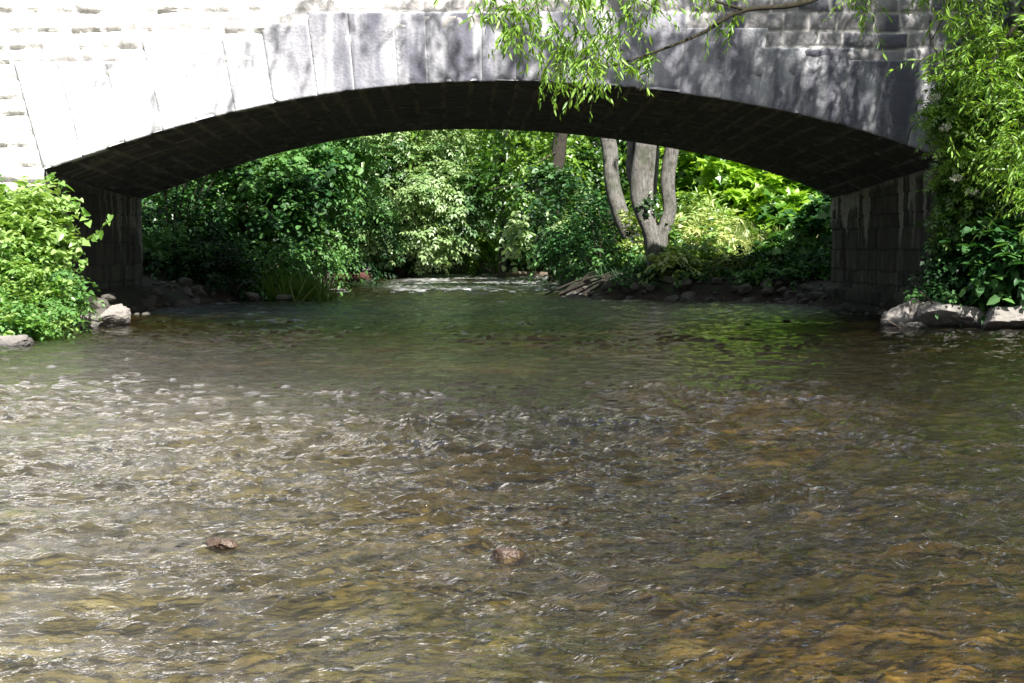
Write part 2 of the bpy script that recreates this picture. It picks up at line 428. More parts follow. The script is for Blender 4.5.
# ------------------------------------------------------------------ water
wy_ = [1.0]
while wy_[-1] < 49: wy_.append(wy_[-1] + float(np.clip(wy_[-1] ** 2 / 1378 * .6, .010, .06)))
wy_ = np.array(wy_); s = np.linspace(-1, 1, 860)
A_ = np.minimum(8.2, 1.0 + .42 * wy_)[:, None]
WX = A_ * s[None] + (8.6 - A_) * s[None] ** 5; WY = np.repeat(wy_[:, None], len(s), 1)
FEAT = [  # px, py, length along the stream, width across, height, foam
 (375, 508, .22, .26, .045, .9), (425, 520, .16, .2, .03, .7), (480, 556, .10, .16, .040, .9), (765, 496, .22, .24, .03, .8), (800, 502, .2, .2, .03, .6),
 (660, 391, .5, .28, .03, .7), (655, 430, .3, .18, .03, .7), (520, 473, .3, .35, .02, .5), (440, 430, .5, .4, .025, .3), (560, 460, .3, .25, .02, .35),
 (940, 555, .22, .22, .035, .6), (1000, 600, .2, .25, .035, .5), (920, 520, .3, .25, .03, .45), (1000, 480, .4, .3, .03, .3), (700, 600, .16, .3, .02, .25), (790, 585, .2, .3, .02, .3),
 (235, 545, .10, .14, .02, .4), (215, 552, .08, .08, .025, .5), (290, 590, .2, .4, .02, .3), (850, 470, .3, .2, .02, .3), (625, 483, .2, .2, .02, .4), (585, 490, .18, .15, .02, .5),
 (740, 455, .2, .12, .02, .5), (330, 600, .2, .3, .02, .2), (130, 600, .2, .5, .02, .3)]
def water_h(X, Y):
    warpx = X + .22 * gnoise(X * .9, Y * .7, 30) + .07 * gnoise(X * 2.6, Y * 2.2, 32)
    warpy = Y + .30 * gnoise(X * .8, Y * .8, 31) + .10 * gnoise(X * 2.2, Y * 2.9, 41)
    act = .65 + .35 * sstep(22, 13, Y) + .9 * sstep(29, 32, Y)
    act = act * (.60 + .75 * sstep(.25, .75, fbm(X * .75, Y * .42, 33, 3))) * (1 + .25 * sstep(8, 4, Y))
    chop = np.zeros_like(X); hump = np.zeros_like(X)
    for (px, py, ly, lx, hh, fo) in FEAT:
        c = on_water(px, py); dx = (X - c[0]) / lx; dy = (Y - c[1] + .5 * ly * np.abs(dx) ** 1.6) / ly
        e = np.exp(-(dx * dx) - dy * dy * 1.4)
        hump = hump + .38 * hh * e; chop = chop + fo * e
    act = act * (1 + 1.3 * np.clip(chop, 0, 1.2))
    dyr = np.clip(Y ** 2 / 1378 * .6, .010, .06)
    h = .012 * gnoise(warpx * .9, warpy * 1.4, 34)
    r_ = np.random.default_rng(77)
    for k in range(54):
        lam = .75 * (.045 / .75) ** (k / 53.); th = r_.normal(0, .6) + (.25 if k % 2 else -.25)
        kx, ky = math.sin(th) / lam, math.cos(th) / lam
        ph = 6.2832 * (kx * warpx + ky * warpy + r_.random()) + np.sin(X * r_.uniform(1, 3) / lam ** .5 + Y * r_.uniform(-2, 2) / lam ** .5 + r_.uniform(0, 6)) + .6 * np.sin(Y * r_.uniform(1, 3) / lam ** .5 - X * r_.uniform(.5, 2) / lam ** .5)
        loc = np.clip(vnoise(X * .45 / lam ** .6 + 9 * k, Y * .4 / lam ** .6, 240 + k) * 2.2 - .45, 0, 1.3)
        amp = (.026 + .098 * (k / 53.)) * lam / 6.2832 * sstep(lam / 2.2, lam / 4.0, dyr)
        h = h + (1 - .3 * sstep(8.5, 10.5, Y) * sstep(16, 12, Y)) * act * amp * loc * (np.exp(1.25 * (np.sin(ph) - 1)) * 2.4 - .9)
    h = h + hump * (1 + .5 * gnoise(X * 9, Y * 9, 45))
    foam = .10 * sstep(.03, .06, h) * vnoise(X * 1.3, Y * .7, 44) + .20 * np.clip(chop, 0, 1) * sstep(.35, .8, vnoise(X * 30, Y * 17, 46))
    lift = .10 * sstep(30.5, 34, Y)
    rif = np.exp(-((Y - 32.3 - .5 * gnoise(X * .8, Y * 0, 47)) / 1.1) ** 2)
    h = h + lift + .03 * rif * gnoise(X * 5, Y * 2.5, 48)
    foam = foam + .75 * rif * vnoise(X * 5, Y * 2, 49) * sstep(2.2, .5, X) + 0.45 * sstep(31.5, 36, Y) * sstep(.36, .66, fbm(X * 1.3, Y * .8, 50)) * (.4 + .9 * vnoise(X * 4.5, Y * 2.5, 52)) * sstep(-3.6, -2.4, X)
    pale = .25 * sstep(.6, -1.6, X + .12 * np.maximum(Y - 5, 0) + .9 * (fbm(X * 1.1, Y * .6, 29, 5) - .5)) * sstep(13, 7, Y) * (.55 + .55 * sstep(.35, .7, fbm(X * 5.5, Y * 5.0, 51, 4)))  # left pale patch: reflected wall glare painted into the water colour
    pale = pale + 1.0 * sstep(31.5, 35, Y) * sstep(.3, .6, fbm(X * .8, Y * .8, 53, 3)) * sstep(-3.6, -2.4, X)  # far riffle: whitewater together with sky reflection painted as pale colour
    return h, np.clip(foam, 0, 1), pale
WZ, WF, WP = water_h(WX, WY)

def water_mat():
    m, nt = new_mat('stream_water'); q = N(nt); p = q.geo()
    n1 = q.noise(q.scale(p, (1, 1.5, 1)), 24, 4, .6, .6); n2 = q.noise(p, 80, 3, .6)
    n0 = q.noise(q.scale(p, (.8, 1.5, 1)), 8.5, 4, .6, .5)
    b0 = q.bump(n0, .9, .028)
    b = q.bump(n1, .6, .014, b0)
    fr = q.n('ShaderNodeFresnel', ins={'IOR': 1.48, 'Normal': b}).outputs[0]
    tr = q.n('ShaderNodeBsdfTransparent', ins={'Color': (.78, .72, .46, 1)}).outputs[0]
    mk = q.n('ShaderNodeBsdfDiffuse', ins={'Color': q.mix(q.mapr(q.attr('pale'), 0, .5), (.045, .045, .016), (.50, .495, .49))}).outputs[0]  # pale lightens the murk to imitate reflected glare
    body = q.n('ShaderNodeMixShader', ins={0: q.mapr(q.attr('pale'), 0, 1, .03, .70), 1: tr, 2: mk}).outputs[0]
    gl = q.n('ShaderNodeBsdfGlossy', ins={'Color': (.97, .97, 1, 1), 'Roughness': .012, 'Normal': b}).outputs[0]
    w = q.n('ShaderNodeMixShader', ins={0: q.math('MULTIPLY', fr, 1.0), 1: body, 2: gl}).outputs[0]
    fn = q.noise(q.scale(p, (1, .7, 1)), 38, 5, .7, .8)
    ff = q.mapr(q.math('ADD', q.math('MULTIPLY', q.attr('foam'), .75), q.math('MULTIPLY', fn, .6)), .62, .86)
    ff = q.math('MULTIPLY', ff, q.mapr(q.attr('foam'), .04, .3))
    fo = q.n('ShaderNodeBsdfDiffuse', ins={'Color': (.78, .79, .84, 1)}).outputs[0]
    q.out(q.n('ShaderNodeMixShader', ins={0: q.math('MULTIPLY', ff, .6), 1: w, 2: fo}).outputs[0])
    return m
o = mesh_obj('river_water', np.stack([WX, WY, WZ], -1), grid_faces(*WX.shape), water_mat(), attrs={'foam': WF, 'pale': WP}, smooth=True); tag(o, kind='structure')

# ------------------------------------------------------------------ the bridge
NEAR_PX = [(44, 170), (86, 156), (129, 142), (205, 118), (270, 104), (335, 94), (399, 85.5), (450, 82.2), (499, 81), (560, 82.5), (640, 89), (742, 102), (816, 119), (880, 136), (909, 145), (950, 162)]
FAR_PX = [(141, 200), (200, 176), (244, 164), (326, 143.5), (405, 131), (450, 129), (499, 128.8), (550, 132), (600, 138.5), (678, 150), (759, 168), (833, 198)]
def prof(px, Y, n=400):
    P = np.array([at(a, b, Y) for a, b in px]); x = P[:, 0]; z = P[:, 2]
    co = np.polyfit(x, z, 5); xs = np.linspace(x[0], x[-1], 2000); zs = np.polyval(co, xs)
    L = np.concatenate([[0], np.cumsum(np.hypot(np.diff(xs), np.diff(zs)))]); s_ = np.linspace(0, L[-1], n)
    return np.interp(s_, L, xs), np.interp(s_, L, zs), L[-1]
nx, nz, NL = prof(NEAR_PX, NEAR_Y); fx_, fz_, FL = prof(FAR_PX, FAR_Y)
XL, XR, XLf, XRf = nx[0], nx[-1], fx_[0], fx_[-1]
TOPZ, TOPZ_FAR = 6.6, 5.0  # near wall raised out of view so the water reflects more white
bridge = thing('stone_bridge', (0, NEAR_Y, 0), 'old stone road bridge crossing the stream in one low wide arch', 'bridge')

def coursed(u, v, hmin, hmax, lmin, lmax, seed, vmax=8., v0=-1.5):
    """irregular coursed masonry: tone per block and distance to the nearest joint (m)"""
    r_ = np.random.default_rng(seed); ed = [v0]
    while ed[-1] < vmax: ed.append(ed[-1] + r_.uniform(hmin, hmax))
    ed = np.array(ed); row = np.clip(np.searchsorted(ed, v) - 1, 0, len(ed) - 2)
    ln = r_.uniform(lmin, lmax, len(ed)); of = r_.uniform(0, 5, len(ed))
    q_ = u / ln[row] + of[row] + 200; k = np.floor(q_).astype(np.int64)
    j0 = k + .45 * (_h(k, row, seed) - .5); j1 = k + 1 + .45 * (_h(k + 1, row, seed) - .5)
    kk = np.where(q_ < j0, k - 1, np.where(q_ > j1, k + 1, k))
    a = kk + .45 * (_h(kk, row, seed) - .5); b = kk + 1 + .45 * (_h(kk + 1, row, seed) - .5)
    dj = np.minimum(np.minimum(q_ - a, b - q_) * ln[row], np.minimum(v - ed[row], ed[row + 1] - v))
    return _h(kk, row, seed + 3), np.maximum(dj, 0), _h(kk, row, seed + 7)

# arch ring: one block after another, each with its own stepped head
STEP_X = [(-50, 96), (47, 62), (150, 40), (255, 23), (322, 12), (690, 28), (778, 48), (842, 60), (903, 84), (2000, 110)]
def step_z(x):
    px = CX + x * F / NEAR_Y
    y = STEP_X[0][1]
    for a, b in STEP_X:
        if px >= a: y = b
    return at(px, y, NEAR_Y)[2]
nv = int(round(NL / .52)); Vs, Fs, tn, jn, lm, sn = [], [], [], [], [], []; base = 0
tx_ = np.gradient(nx); tz_ = np.gradient(nz); Lr = np.hypot(tx_, tz_); ox_, oz_ = -tz_ / Lr, tx_ / Lr
ox_ = ox_ * .75
sp = np.linspace(0, 1, len(nx))
edges = np.linspace(0, 1, nv + 1); edges[1:-1] += rng.normal(0, .1 / nv, nv - 1)
NUr, NVr = 18, 40
for k in range(nv):
    u0, u1 = edges[k] + .0014 / NL, edges[k + 1] - .0014 / NL
    um = .5 * (u0 + u1); bx0, bz0 = np.interp(um, sp, nx), np.interp(um, sp, nz); om = np.interp(um, sp, ox_)
    zt = step_z(bx0 + om * .9)
    us = np.linspace(u0, u1, NUr); X0 = np.interp(us, sp, nx); Z0 = np.interp(us, sp, nz); OX = np.interp(us, sp, ox_); OZ = np.interp(us, sp, oz_)
    tt = (zt - Z0) / OZ
    vv = np.linspace(0, 1, NVr)[:, None]
    X = X0 + OX * tt * vv; Z = Z0 + OZ * tt * vv
    e = np.minimum.reduce([(us - u0) * NL + 0 * vv, (u1 - us) * NL + 0 * vv, vv * tt, (1 - vv) * tt])
    rough = .018 * (fbm(X * 3, Z * 3, 70) - .5) + .006 * (fbm(X * 14, Z * 14, 71) - .5)
    chip = .02 * sstep(.62, .8, vnoise(X * 6 + k * 3, Z * 6, 75)) * sstep(.10, .0, vv * tt)
    Y = NEAR_Y + .006 * np.exp(-e / .008) + rough + rng.normal(0, .004) + chip
    Zc = Z + chip * 1.2
    g = np.stack([X, Y, Zc], -1).reshape(-1, 3); nf = len(g)
    Vs.append(g); Fs.append(grid_faces(NVr, NUr) + base)
    idx = np.arange(nf).reshape(NVr, NUr); loop = np.concatenate([idx[0], idx[1:, -1], idx[-1, -2::-1], idx[-2:0:-1, 0]])
    back = g[loop].copy(); back[:, 1] = NEAR_Y + .22
    Vs.append(back); m_ = len(loop); ii = np.arange(m_)
    Fs.append(np.stack([base + loop[ii], base + nf + ii, base + nf + (ii + 1) % m_, base + loop[(ii + 1) % m_]], -1))
    t_ = np.full(nf + m_, .55 + .3 * (rng.random() - .5)); tn.append(t_)
    jn.append(np.concatenate([np.exp(-(e / .008) ** 2).ravel() * .4, np.ones(m_) * .5]))
    wash_glare = sstep(.5, .72, fbm(X * 4.5, Z * .5, 73)) * .5 + sstep(-1.5, -4.6, X) * .6 + .25 * np.exp(-np.minimum((us - u0), (u1 - us)) * NL / .03) * (rng.random() > .45)  # lime streaks, and the left end whitened to look burnt out by sun
    sn.append(np.concatenate([(sstep(.3, 4.6, X) * .85 + 1.0 * sstep(-4.6, -2.2, X) * (1 - .6 * sstep(0, 2.5, X)) + .25 * sstep(.5, 0, e) * sstep(-5, -2, X)).ravel(), np.full(m_, .8)]))  # rightward darkening is tree shade painted in; the centre is lilac mottling
    lm.append(np.concatenate([np.clip(wash_glare, 0, 1).ravel(), np.zeros(m_)]))
    base += nf + m_
mesh_obj('arch_ring', np.concatenate(Vs), np.concatenate(Fs), M_RING, bridge, {'tone': np.concatenate(tn), 'joint': np.concatenate(jn), 'lime': np.concatenate(lm), 'stain_shade': np.concatenate(sn)})

mu = np.linspace(.001, .999, 400); mX = np.interp(mu, sp, nx); mZ = np.interp(mu, sp, nz); mO = np.interp(mu, sp, ox_); mQ = np.interp(mu, sp, oz_)
mv = np.linspace(.015, .78, 12)[:, None]
MX, MZ = mX + mO * mv, mZ + mQ * mv
mesh_obj('mortar', np.stack([MX, np.full_like(MX, NEAR_Y + .020), MZ], -1), grid_faces(12, 400), M_RING, bridge, {'tone': np.full(MX.size, .5), 'joint': np.zeros(MX.size), 'lime': sstep(1.5, -2, MX) * .6 + .2, 'stain_shade': sstep(.3, 4.6, MX) * .8})  # follows the ring: painted sun glare leftwards, painted tree shade rightwards
# spandrel and wing wall of the near side
ux = axis([(-14, 13, .026)]); uz = axis([(-.5, TOPZ, .026)])
UX, UZ = np.meshgrid(ux, uz)
bt_, dj, br = coursed(UX + .02 * gnoise(UX * 4, UZ * 4, 80), UZ + .03 * gnoise(UX * 1.5, UZ * 1.5, 81), .17, .27, .34, .62, 82)
jn_ = np.exp(-(dj / .014) ** 2)
rockf = (1 - np.exp(-dj / .022)) * (.035 + .045 * br) + .06 * (1 - jn_) * (fbm(UX * 7, UZ * 7, 83) - .5)
UY = NEAR_Y + .075 - rockf
arcz = np.interp(UX, nx, nz, left=-9, right=-9)
keep = (UZ > arcz + .22)
fc = grid_faces(*UX.shape); fc = fc[keep.ravel()[fc].all(1)]
lime_glare = np.clip(sstep(1.5, -4.2, UX) * .6 + .5 * sstep(.52, .7, fbm(UX * 3, UZ * .8, 84)), 0, 1) * (1 - .0 * jn_)  # whitening to the left is painted sun glare; the streaks are lime
mesh_obj('spandrel_wall', np.stack([UX, UY, UZ], -1), fc, M_SPAN, bridge, {'tone': bt_, 'joint': jn_, 'lime': lime_glare * sstep(5, 1, UX), 'stain_shade': sstep(-.5, 3.4, UX) * (.75 + .35 * bt_) + .3 * (bt_ > .6) * sstep(-5, -3, UX)})  # stone darkened to the right in place of tree shade, besides darker blocks

# far face of the bridge
n = len(fx_)
bxs = np.concatenate([np.linspace(-14, XLf, 40)[:-1], [XLf], fx_, [XRf], np.linspace(XRf, 13, 40)[1:]])
bzs = np.concatenate([np.full(40, -.5), fz_, np.full(40, -.5)])
rows = 30; tq = np.linspace(0, 1, rows)[:, None]
FXX = np.repeat(bxs[None], rows, 0); FZZ = bzs[None] + (TOPZ_FAR - bzs[None]) * tq
bt2, dj2, _ = coursed(FXX, FZZ, .2, .3, .4, .7, 86)
mesh_obj('spandrel_wall', np.stack([FXX, np.full_like(FXX, FAR_Y), FZZ], -1), grid_faces(*FXX.shape), M_SPAN, bridge, {'tone': bt2, 'joint': np.exp(-(dj2 / .015) ** 2), 'lime': bt2 * 0})

# barrel vault
NU, NVd = 420, 190
ur = np.linspace(0, 1, NU); vr = np.linspace(0, 1, NVd)[:, None]
PX0, PZ0 = np.interp(ur, sp, nx), np.interp(ur, sp, nz); PX1 = np.interp(ur, np.linspace(0, 1, len(fx_)), fx_); PZ1 = np.interp(ur, np.linspace(0, 1, len(fz_)), fz_)
y0v, y1v = NEAR_Y + .012, FAR_Y - .002
SX = PX0 + (PX1 - PX0) * vr; SZ = PZ0 + (PZ1 - PZ0) * vr; SY = y0v + (y1v - y0v) * vr + 0 * SX
arc_u = ur[None] * NL + 0 * SX; dep = vr * (y1v - y0v) + 0 * SX
# beds run along the barrel near the crown and right; stones are long in the depth direction
bt3, dj3, br3 = coursed(dep + .02 * gnoise(arc_u * 3, dep * 3, 90), arc_u + .025 * gnoise(arc_u * 2, dep * 2, 91), .26, .40, .55, 1.1, 92, vmax=20)
jn3 = np.exp(-(dj3 / .013) ** 2)
nrm_x = np.interp(ur, sp, ox_); nrm_z = np.interp(ur, sp, oz_)
dis = .022 * jn3 + .012 * (fbm(arc_u * 5, dep * 5, 93) - .5) - .022 * (br3 - .5) * (1 - np.exp(-dj3 / .02))
SXd = SX + nrm_x * dis; SZd = SZ + nrm_z * dis
edge_line = np.exp(-(np.maximum(dj3 - .006, 0) / .020) ** 2)
lm3 = edge_line * sstep(.42, .6, fbm(arc_u * 1.4, dep * 1.4, 94)) * .95
lm3 = lm3 + .8 * edge_line * sstep(5.0, 8.5, arc_u) * sstep(.42, .56, fbm(arc_u * 2.2, dep * 2.2, 95))
lm3 = lm3 + .6 * sstep(.56, .70, fbm(arc_u * 1.2, dep * 7, 96)) * sstep(5.2, 0, arc_u) * sstep(3.8, .5, dep)
lm3 = lm3 + .95 * edge_line * fbm(arc_u * .9, dep * .9, 98) * (vnoise(arc_u * 5, dep * 5, 99) > .3) + .5 * sstep(.66, .78, fbm(arc_u * 3.5, dep * 1.5, 97))
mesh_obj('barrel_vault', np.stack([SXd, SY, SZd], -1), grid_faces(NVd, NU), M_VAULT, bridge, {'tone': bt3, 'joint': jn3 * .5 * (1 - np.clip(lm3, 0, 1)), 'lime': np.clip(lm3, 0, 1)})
# lime drips hanging from the vault joints
cand = np.argwhere((lm3 > .5) & (edge_line > .7)); cand = cand[rng.permutation(len(cand))[:170]]
VV, FF = [], []
for (i, j) in cand:
    c = np.array([SXd[i, j], SY[i, j], SZd[i, j]]); l = rng.uniform(.02, .11) if arc_u[i, j] > 6 else rng.uniform(.01, .04); r0 = rng.uniform(.004, .010); b0 = len(VV)
    for a in range(5): VV.append(c + (r0 * math.cos(a * 1.2566), r0 * math.sin(a * 1.2566), .01))
    VV.append(c + (rng.normal(0, .003), 0, -l))
    FF += [(b0 + a, b0 + 5, b0 + (a + 1) % 5) for a in range(5)]
tag(mesh_obj('lime_deposit', np.array(VV), FF, M_VAULT, bridge, {'tone': np.ones(len(VV)), 'joint': np.zeros(len(VV)), 'lime': np.ones(len(VV))}), kind='stuff')

# abutments under the arch
def abutment(x0, x1, z0, z1, sgn, seed):
    dv = np.linspace(0, 1, 320); zv = np.linspace(-.5, 1, 95)
    DV, T = np.meshgrid(dv, np.linspace(0, 1, 150))
    ztop = z0 + (z1 - z0) * DV - .004
    Z = -.5 + (ztop + .5) * T; X = x0 + (x1 - x0) * DV; Y = y0v + (y1v - y0v) * DV; dep_ = DV * (y1v - y0v)
    t, dj, br = coursed(dep_ + .02 * gnoise(dep_ * 3, Z * 3, seed), Z + .025 * gnoise(dep_ * 2, Z * 2, seed + 1), .20, .34, .45, .85, seed + 2)
    j = np.exp(-(dj / .013) ** 2)
    out = (1 - np.exp(-dj / .009)) * (.014 + .028 * br) + .035 * (fbm(dep_ * 6, Z * 6, seed + 3) - .5)
    quoin = np.maximum(sstep(.5, .46, dep_), sstep(4.85, 4.95, dep_)) * .05
    plinth = .10 * sstep(.34, .30, Z) + .14 * sstep(.08, .04, Z)
    Xd = X - sgn * (out + quoin + plinth - .06)
    top = (ztop - Z)
    st = vnoise(dep_ * 5.5, dep_ * 0 + seed, seed + 5); ln = .25 + 1.1 * vnoise(dep_ * 9, dep_ * 0, seed + 6) ** 2
    lime = sstep(.56, .66, st) * sstep(ln, ln * .55, top) * (.45 + .55 * vnoise(dep_ * 22, Z * 3, seed + 7)) + .5 * sstep(.10, .0, top) * vnoise(dep_ * 12, Z * 4, seed + 8)
    lime = 1.9 * lime * (1.0 if sgn > 0 else .55)
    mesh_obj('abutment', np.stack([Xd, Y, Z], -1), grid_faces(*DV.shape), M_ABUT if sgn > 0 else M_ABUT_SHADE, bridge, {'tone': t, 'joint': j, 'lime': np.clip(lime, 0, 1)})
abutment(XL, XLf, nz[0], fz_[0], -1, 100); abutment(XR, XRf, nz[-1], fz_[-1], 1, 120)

# coping and road deck (above the frame)
def box(name, a, b, mat, parent, attrs=True):
    a, b = np.array(a), np.array(b); V = np.array([[(a, b)[i][0], (a, b)[j][1], (a, b)[k][2]] for i in (0, 1) for j in (0, 1) for k in (0, 1)])
    Fq = [(0, 1, 3, 2), (4, 6, 7, 5), (0, 4, 5, 1), (2, 3, 7, 6), (0, 2, 6, 4), (1, 5, 7, 3)]
    return mesh_obj(name, V, Fq, mat, parent, {'tone': np.full(8, .5), 'joint': np.zeros(8), 'lime': np.full(8, .2)})
box('coping', (-14, NEAR_Y - .08, TOPZ + .002), (13, NEAR_Y + .42, TOPZ + .20), M_SPAN, bridge)
box('coping', (-14, FAR_Y - .36, TOPZ_FAR + .002), (13, FAR_Y + .08, TOPZ_FAR + .20), M_SPAN, bridge)
box('road_deck', (-14, NEAR_Y + .30, 4.0), (13, FAR_Y - .02, 4.25), M_ABUT, bridge)

# ------------------------------------------------------------------ rocks and stones
def rock_mesh(name, r, seed, cuts=13, sub=5, flat=.8):
    import bmesh
    bm = bmesh.new(); bmesh.ops.create_icosphere(bm, subdivisions=sub, radius=1)
    rr = random.Random(seed)
    planes = []
    for k in range(cuts):
        d = Vector((rr.gauss(0, 1), rr.gauss(0, 1), rr.gauss(0, .8))).normalized(); planes.append((d, rr.uniform(.48, .85)))
    planes.append((Vector((rr.gauss(0, .15), rr.gauss(0, .15), 1)).normalized(), flat))
    for v in bm.verts:
        p = v.co.copy()
        for d, h in planes:
            t = p.dot(d) - h
            if t > 0: p -= d * t * .985
        nn = mnoise.noise(p * 2.1 + Vector((seed * 3.1, 0, 0))) * .07 - abs(mnoise.noise(p * 3.3 + Vector((seed, 5, 0)))) * .10 + mnoise.noise(p * 9 + Vector((seed, 5, 0))) * .05 + mnoise.noise(p * 21) * .03
        p += v.co.normalized() * nn
        v.co = Vector((p.x * r[0], p.y * r[1], p.z * r[2]))
    me = bpy.data.meshes.new(name); bm.to_mesh(me); bm.free()
    for k, val in (('tone', .5), ('joint', 0), ('lime', 0)):
        a = me.attributes.new(k, 'FLOAT', 'POINT'); a.data.foreach_set('value', np.full(len(me.vertices), val, np.float32))
    me.polygons.foreach_set('use_smooth', np.ones(len(me.polygons), bool))
    return me
def rock(name, loc, r, seed, mat, label, cat='rock', group=None, rot=(0, 0, 0), **kw):
    me = rock_mesh(name, r, seed, **kw); me.materials.append(mat)
    o = bpy.data.objects.new(name, me); COL.objects.link(o); o.location = [float(v) for v in loc]; o.rotation_euler = rot
    return tag(o, label, cat, group)
c = at(906, 326, 18.2); rock('boulder', (c[0], c[1], .10), (.34, .28, .24), 3, M_ROCK, 'small pale wedge shaped boulder at the water edge, left end of the right bank row', group='boulders at the right water edge', rot=(.1, -.3, .3), flat=.75)
c = at(955, 319, 18.0); rock('boulder', (c[0], c[1], .13), (.48, .36, .24), 8, M_ROCK, 'broad flat topped grey boulder in the middle of the right bank row', group='boulders at the right water edge', rot=(0, .05, .1), cuts=7, flat=.62)
c = at(1010, 319, 17.5); rock('boulder', (c[0], c[1], .13), (.46, .36, .23), 13, M_ROCK, 'squarish grey boulder under the broad green leaves of the right bank', group='boulders at the right water edge', rot=(0, -.03, -.1), cuts=8, flat=.6)
c = at(918, 331, 17.6); rock('stone', (c[0], c[1], .02), (.16, .12, .07), 15, M_ROCK, 'low flat stone in front of the pale wedge shaped boulder', 'stone')
c = at(110, 324, 18.3); rock('boulder', (c[0], c[1], .08), (.27, .24, .20), 21, M_ROCK, 'pointed pale boulder at the tip of the nettles on the left bank', rot=(0, -.25, .2), flat=.9)
c = at(76, 329, 17.6); rock('boulder', (c[0], c[1], .05), (.36, .25, .13), 24, M_ROCK, 'low pale boulder at the foot of the nettles beside the pointed boulder')
c = at(8, 347, 14.4); rock('boulder', (c[0], c[1], .03), (.28, .2, .10), 27, M_ROCK, 'flat grey boulder lying alone in the water at the left picture edge')
c = on_water(222, 552); rock('stone', (c[0], c[1], .022), (.055, .05, .034), 31, M_BROWNROCK, 'wet reddish brown stone breaking the water in the pale left shallows', 'stone', flat=.7)
c = on_water(512, 560); rock('stone', (c[0], c[1], .008), (.075, .06, .034), 33, M_BROWNROCK, 'wet brown stone with white water piling against it in midstream', 'stone')
c = on_water(162, 607); rock('stone', (c[0], c[1], -.004), (.022, .022, .02), 35, M_DARKROCK, 'tiny dark stone poking out of the shallows below the reddish brown stone', 'stone')
c = at(253, 303, 26.8); rock('stone', (c[0], c[1], .08), (.16, .13, .10), 37, M_ROCK, 'pale stone standing out among the dark rubble of the far left bank', 'stone', rot=(0, .3, 0))
c = at(286, 302, 27.2); rock('stone', (c[0], c[1], .06), (.22, .14, .07), 39, M_ROCK, 'flat whitish stone beside the pale stone on the far left bank', 'stone')

protos = []
for k in range(9):
    protos.append(rock_mesh('rubble_stone', (1, rng.uniform(.7, .95), rng.uniform(.5, .75)), 50 + k, sub=3, cuts=8))
    protos[-1].materials.append(M_DARKROCK)
def rubble(n, xf, yr, dr, size, label, group):
    done = 0; tries = 0
    while done < n and tries < 20000:
        tries += 1
        y = rng.uniform(*yr); x = rng.uniform(*xf)
        d = float(shore_d(np.array(x), np.array(y)))
        if not dr[0] < d < dr[1]: continue
        if NEAR_Y < y < FAR_Y and not XL + .25 < x < XR - .25: continue
        z = float(ground_h(np.array(x), np.array(y))); sc = size[0] + (size[1] - size[0]) * rng.random() ** 2.2
        o = bpy.data.objects.new('rubble_stone', protos[rng.integers(9)]); COL.objects.link(o)
        o.location = (x, y, z + sc * .2); o.scale = (sc, sc, sc); o.rotation_euler = (rng.normal(0, .25), rng.normal(0, .25), rng.uniform(0, 6.28))
        tag(o, label, 'stone', group); done += 1
rubble(85, (-6.6, -4), (19.6, 28), (-.25, .8), (.05, .2), 'dark damp rubble stone on the shore below the left bridge abutment', 'rubble along the left abutment')
rubble(62, (4, 6), (19.3, 26.8), (-.3, .6), (.05, .18), 'dark damp rubble stone on the shore below the right bridge abutment', 'rubble along the right abutment')
rubble(80, (.4, 6.0), (26.0, 30), (-.2, .6), (.05, .2), 'dark stone along the waterline under the sunlit grassy far bank', 'stones under the grassy far bank')
rubble(24, (-5.2, -3.6), (27.5, 33), (-.3, .35), (.05, .16), 'dark stone at the waterline by the bright grass clump', 'stones by the grass clump')

# ------------------------------------------------------------------ plants
def shrub(name, label, cat, blobs, mat, tmpl, size, nleaf=9, L=.45, droop=.35, splay=.9, density=1., base=None, stems=6, gap=.42, gscale=1.2, group=None,
          seed=0, tone=.5, jit=.32, up=1., stem_mat=None, outward=.75, crown='foliage', trunk=None, hollow=.5, stem_r=.02, spread=.35, clip=None):
    c0 = np.array(blobs[0][0]); base = np.array([c0[0], c0[1], float(ground_h(c0[0], c0[1]))]) if base is None else np.array(base)
    t = thing(name, base, label, cat, group)
    P, D = blob_points(blobs, density, hollow, gap, gscale, seed)
    D = unit(D * outward + rng.normal(0, .45, D.shape) + np.array([0, 0, .25]))
    if clip is not None:
        k = clip(P); P, D = P[k], D[k]
    gz = ground_h(P[:, 0], P[:, 1]); k = P[:, 2] > np.maximum(gz, .0) + .04; P, D = P[k], D[k]
    Ls = L * rng.uniform(.6, 1.25, len(P))
    p, a, nn = sprays(P, D, Ls, nleaf, splay, droop, jit, up)
    tn = np.repeat(clump_tone(P, seed=seed, base=tone, spread=spread), nleaf) + rng.normal(0, .14, len(p))
    leaves(crown, p, a, nn, size * rng.uniform(.6, 1.2, len(p)), tmpl, mat, t, tn)
    if trunk is not None:
        tubes('trunk', trunk, stem_mat or BARK_D, t, 10, .06)
    if stems and len(P):
        ln = []
        for i in rng.choice(len(P), min(stems, len(P)), replace=False):
            e = P[i]; b = base + rng.normal(0, .006, 3) * (1, 1, 0); b[2] = float(ground_h(b[0], b[1])) - .05
            mid = b * .5 + e * .5 + np.array([0, 0, .25 * np.linalg.norm(e - b) * .4]) + rng.normal(0, .05, 3)
            ln.append(limb([b, mid, e], stem_r * rng.uniform(.6, 1.2), stem_r * .25, 9))
        tubes('stems', ln, stem_mat or TWIG, t, 5)
    return t
B = lambda px, py, Y, rx, ry, rz, n: (at(px, py, Y), (rx, ry, rz), n)

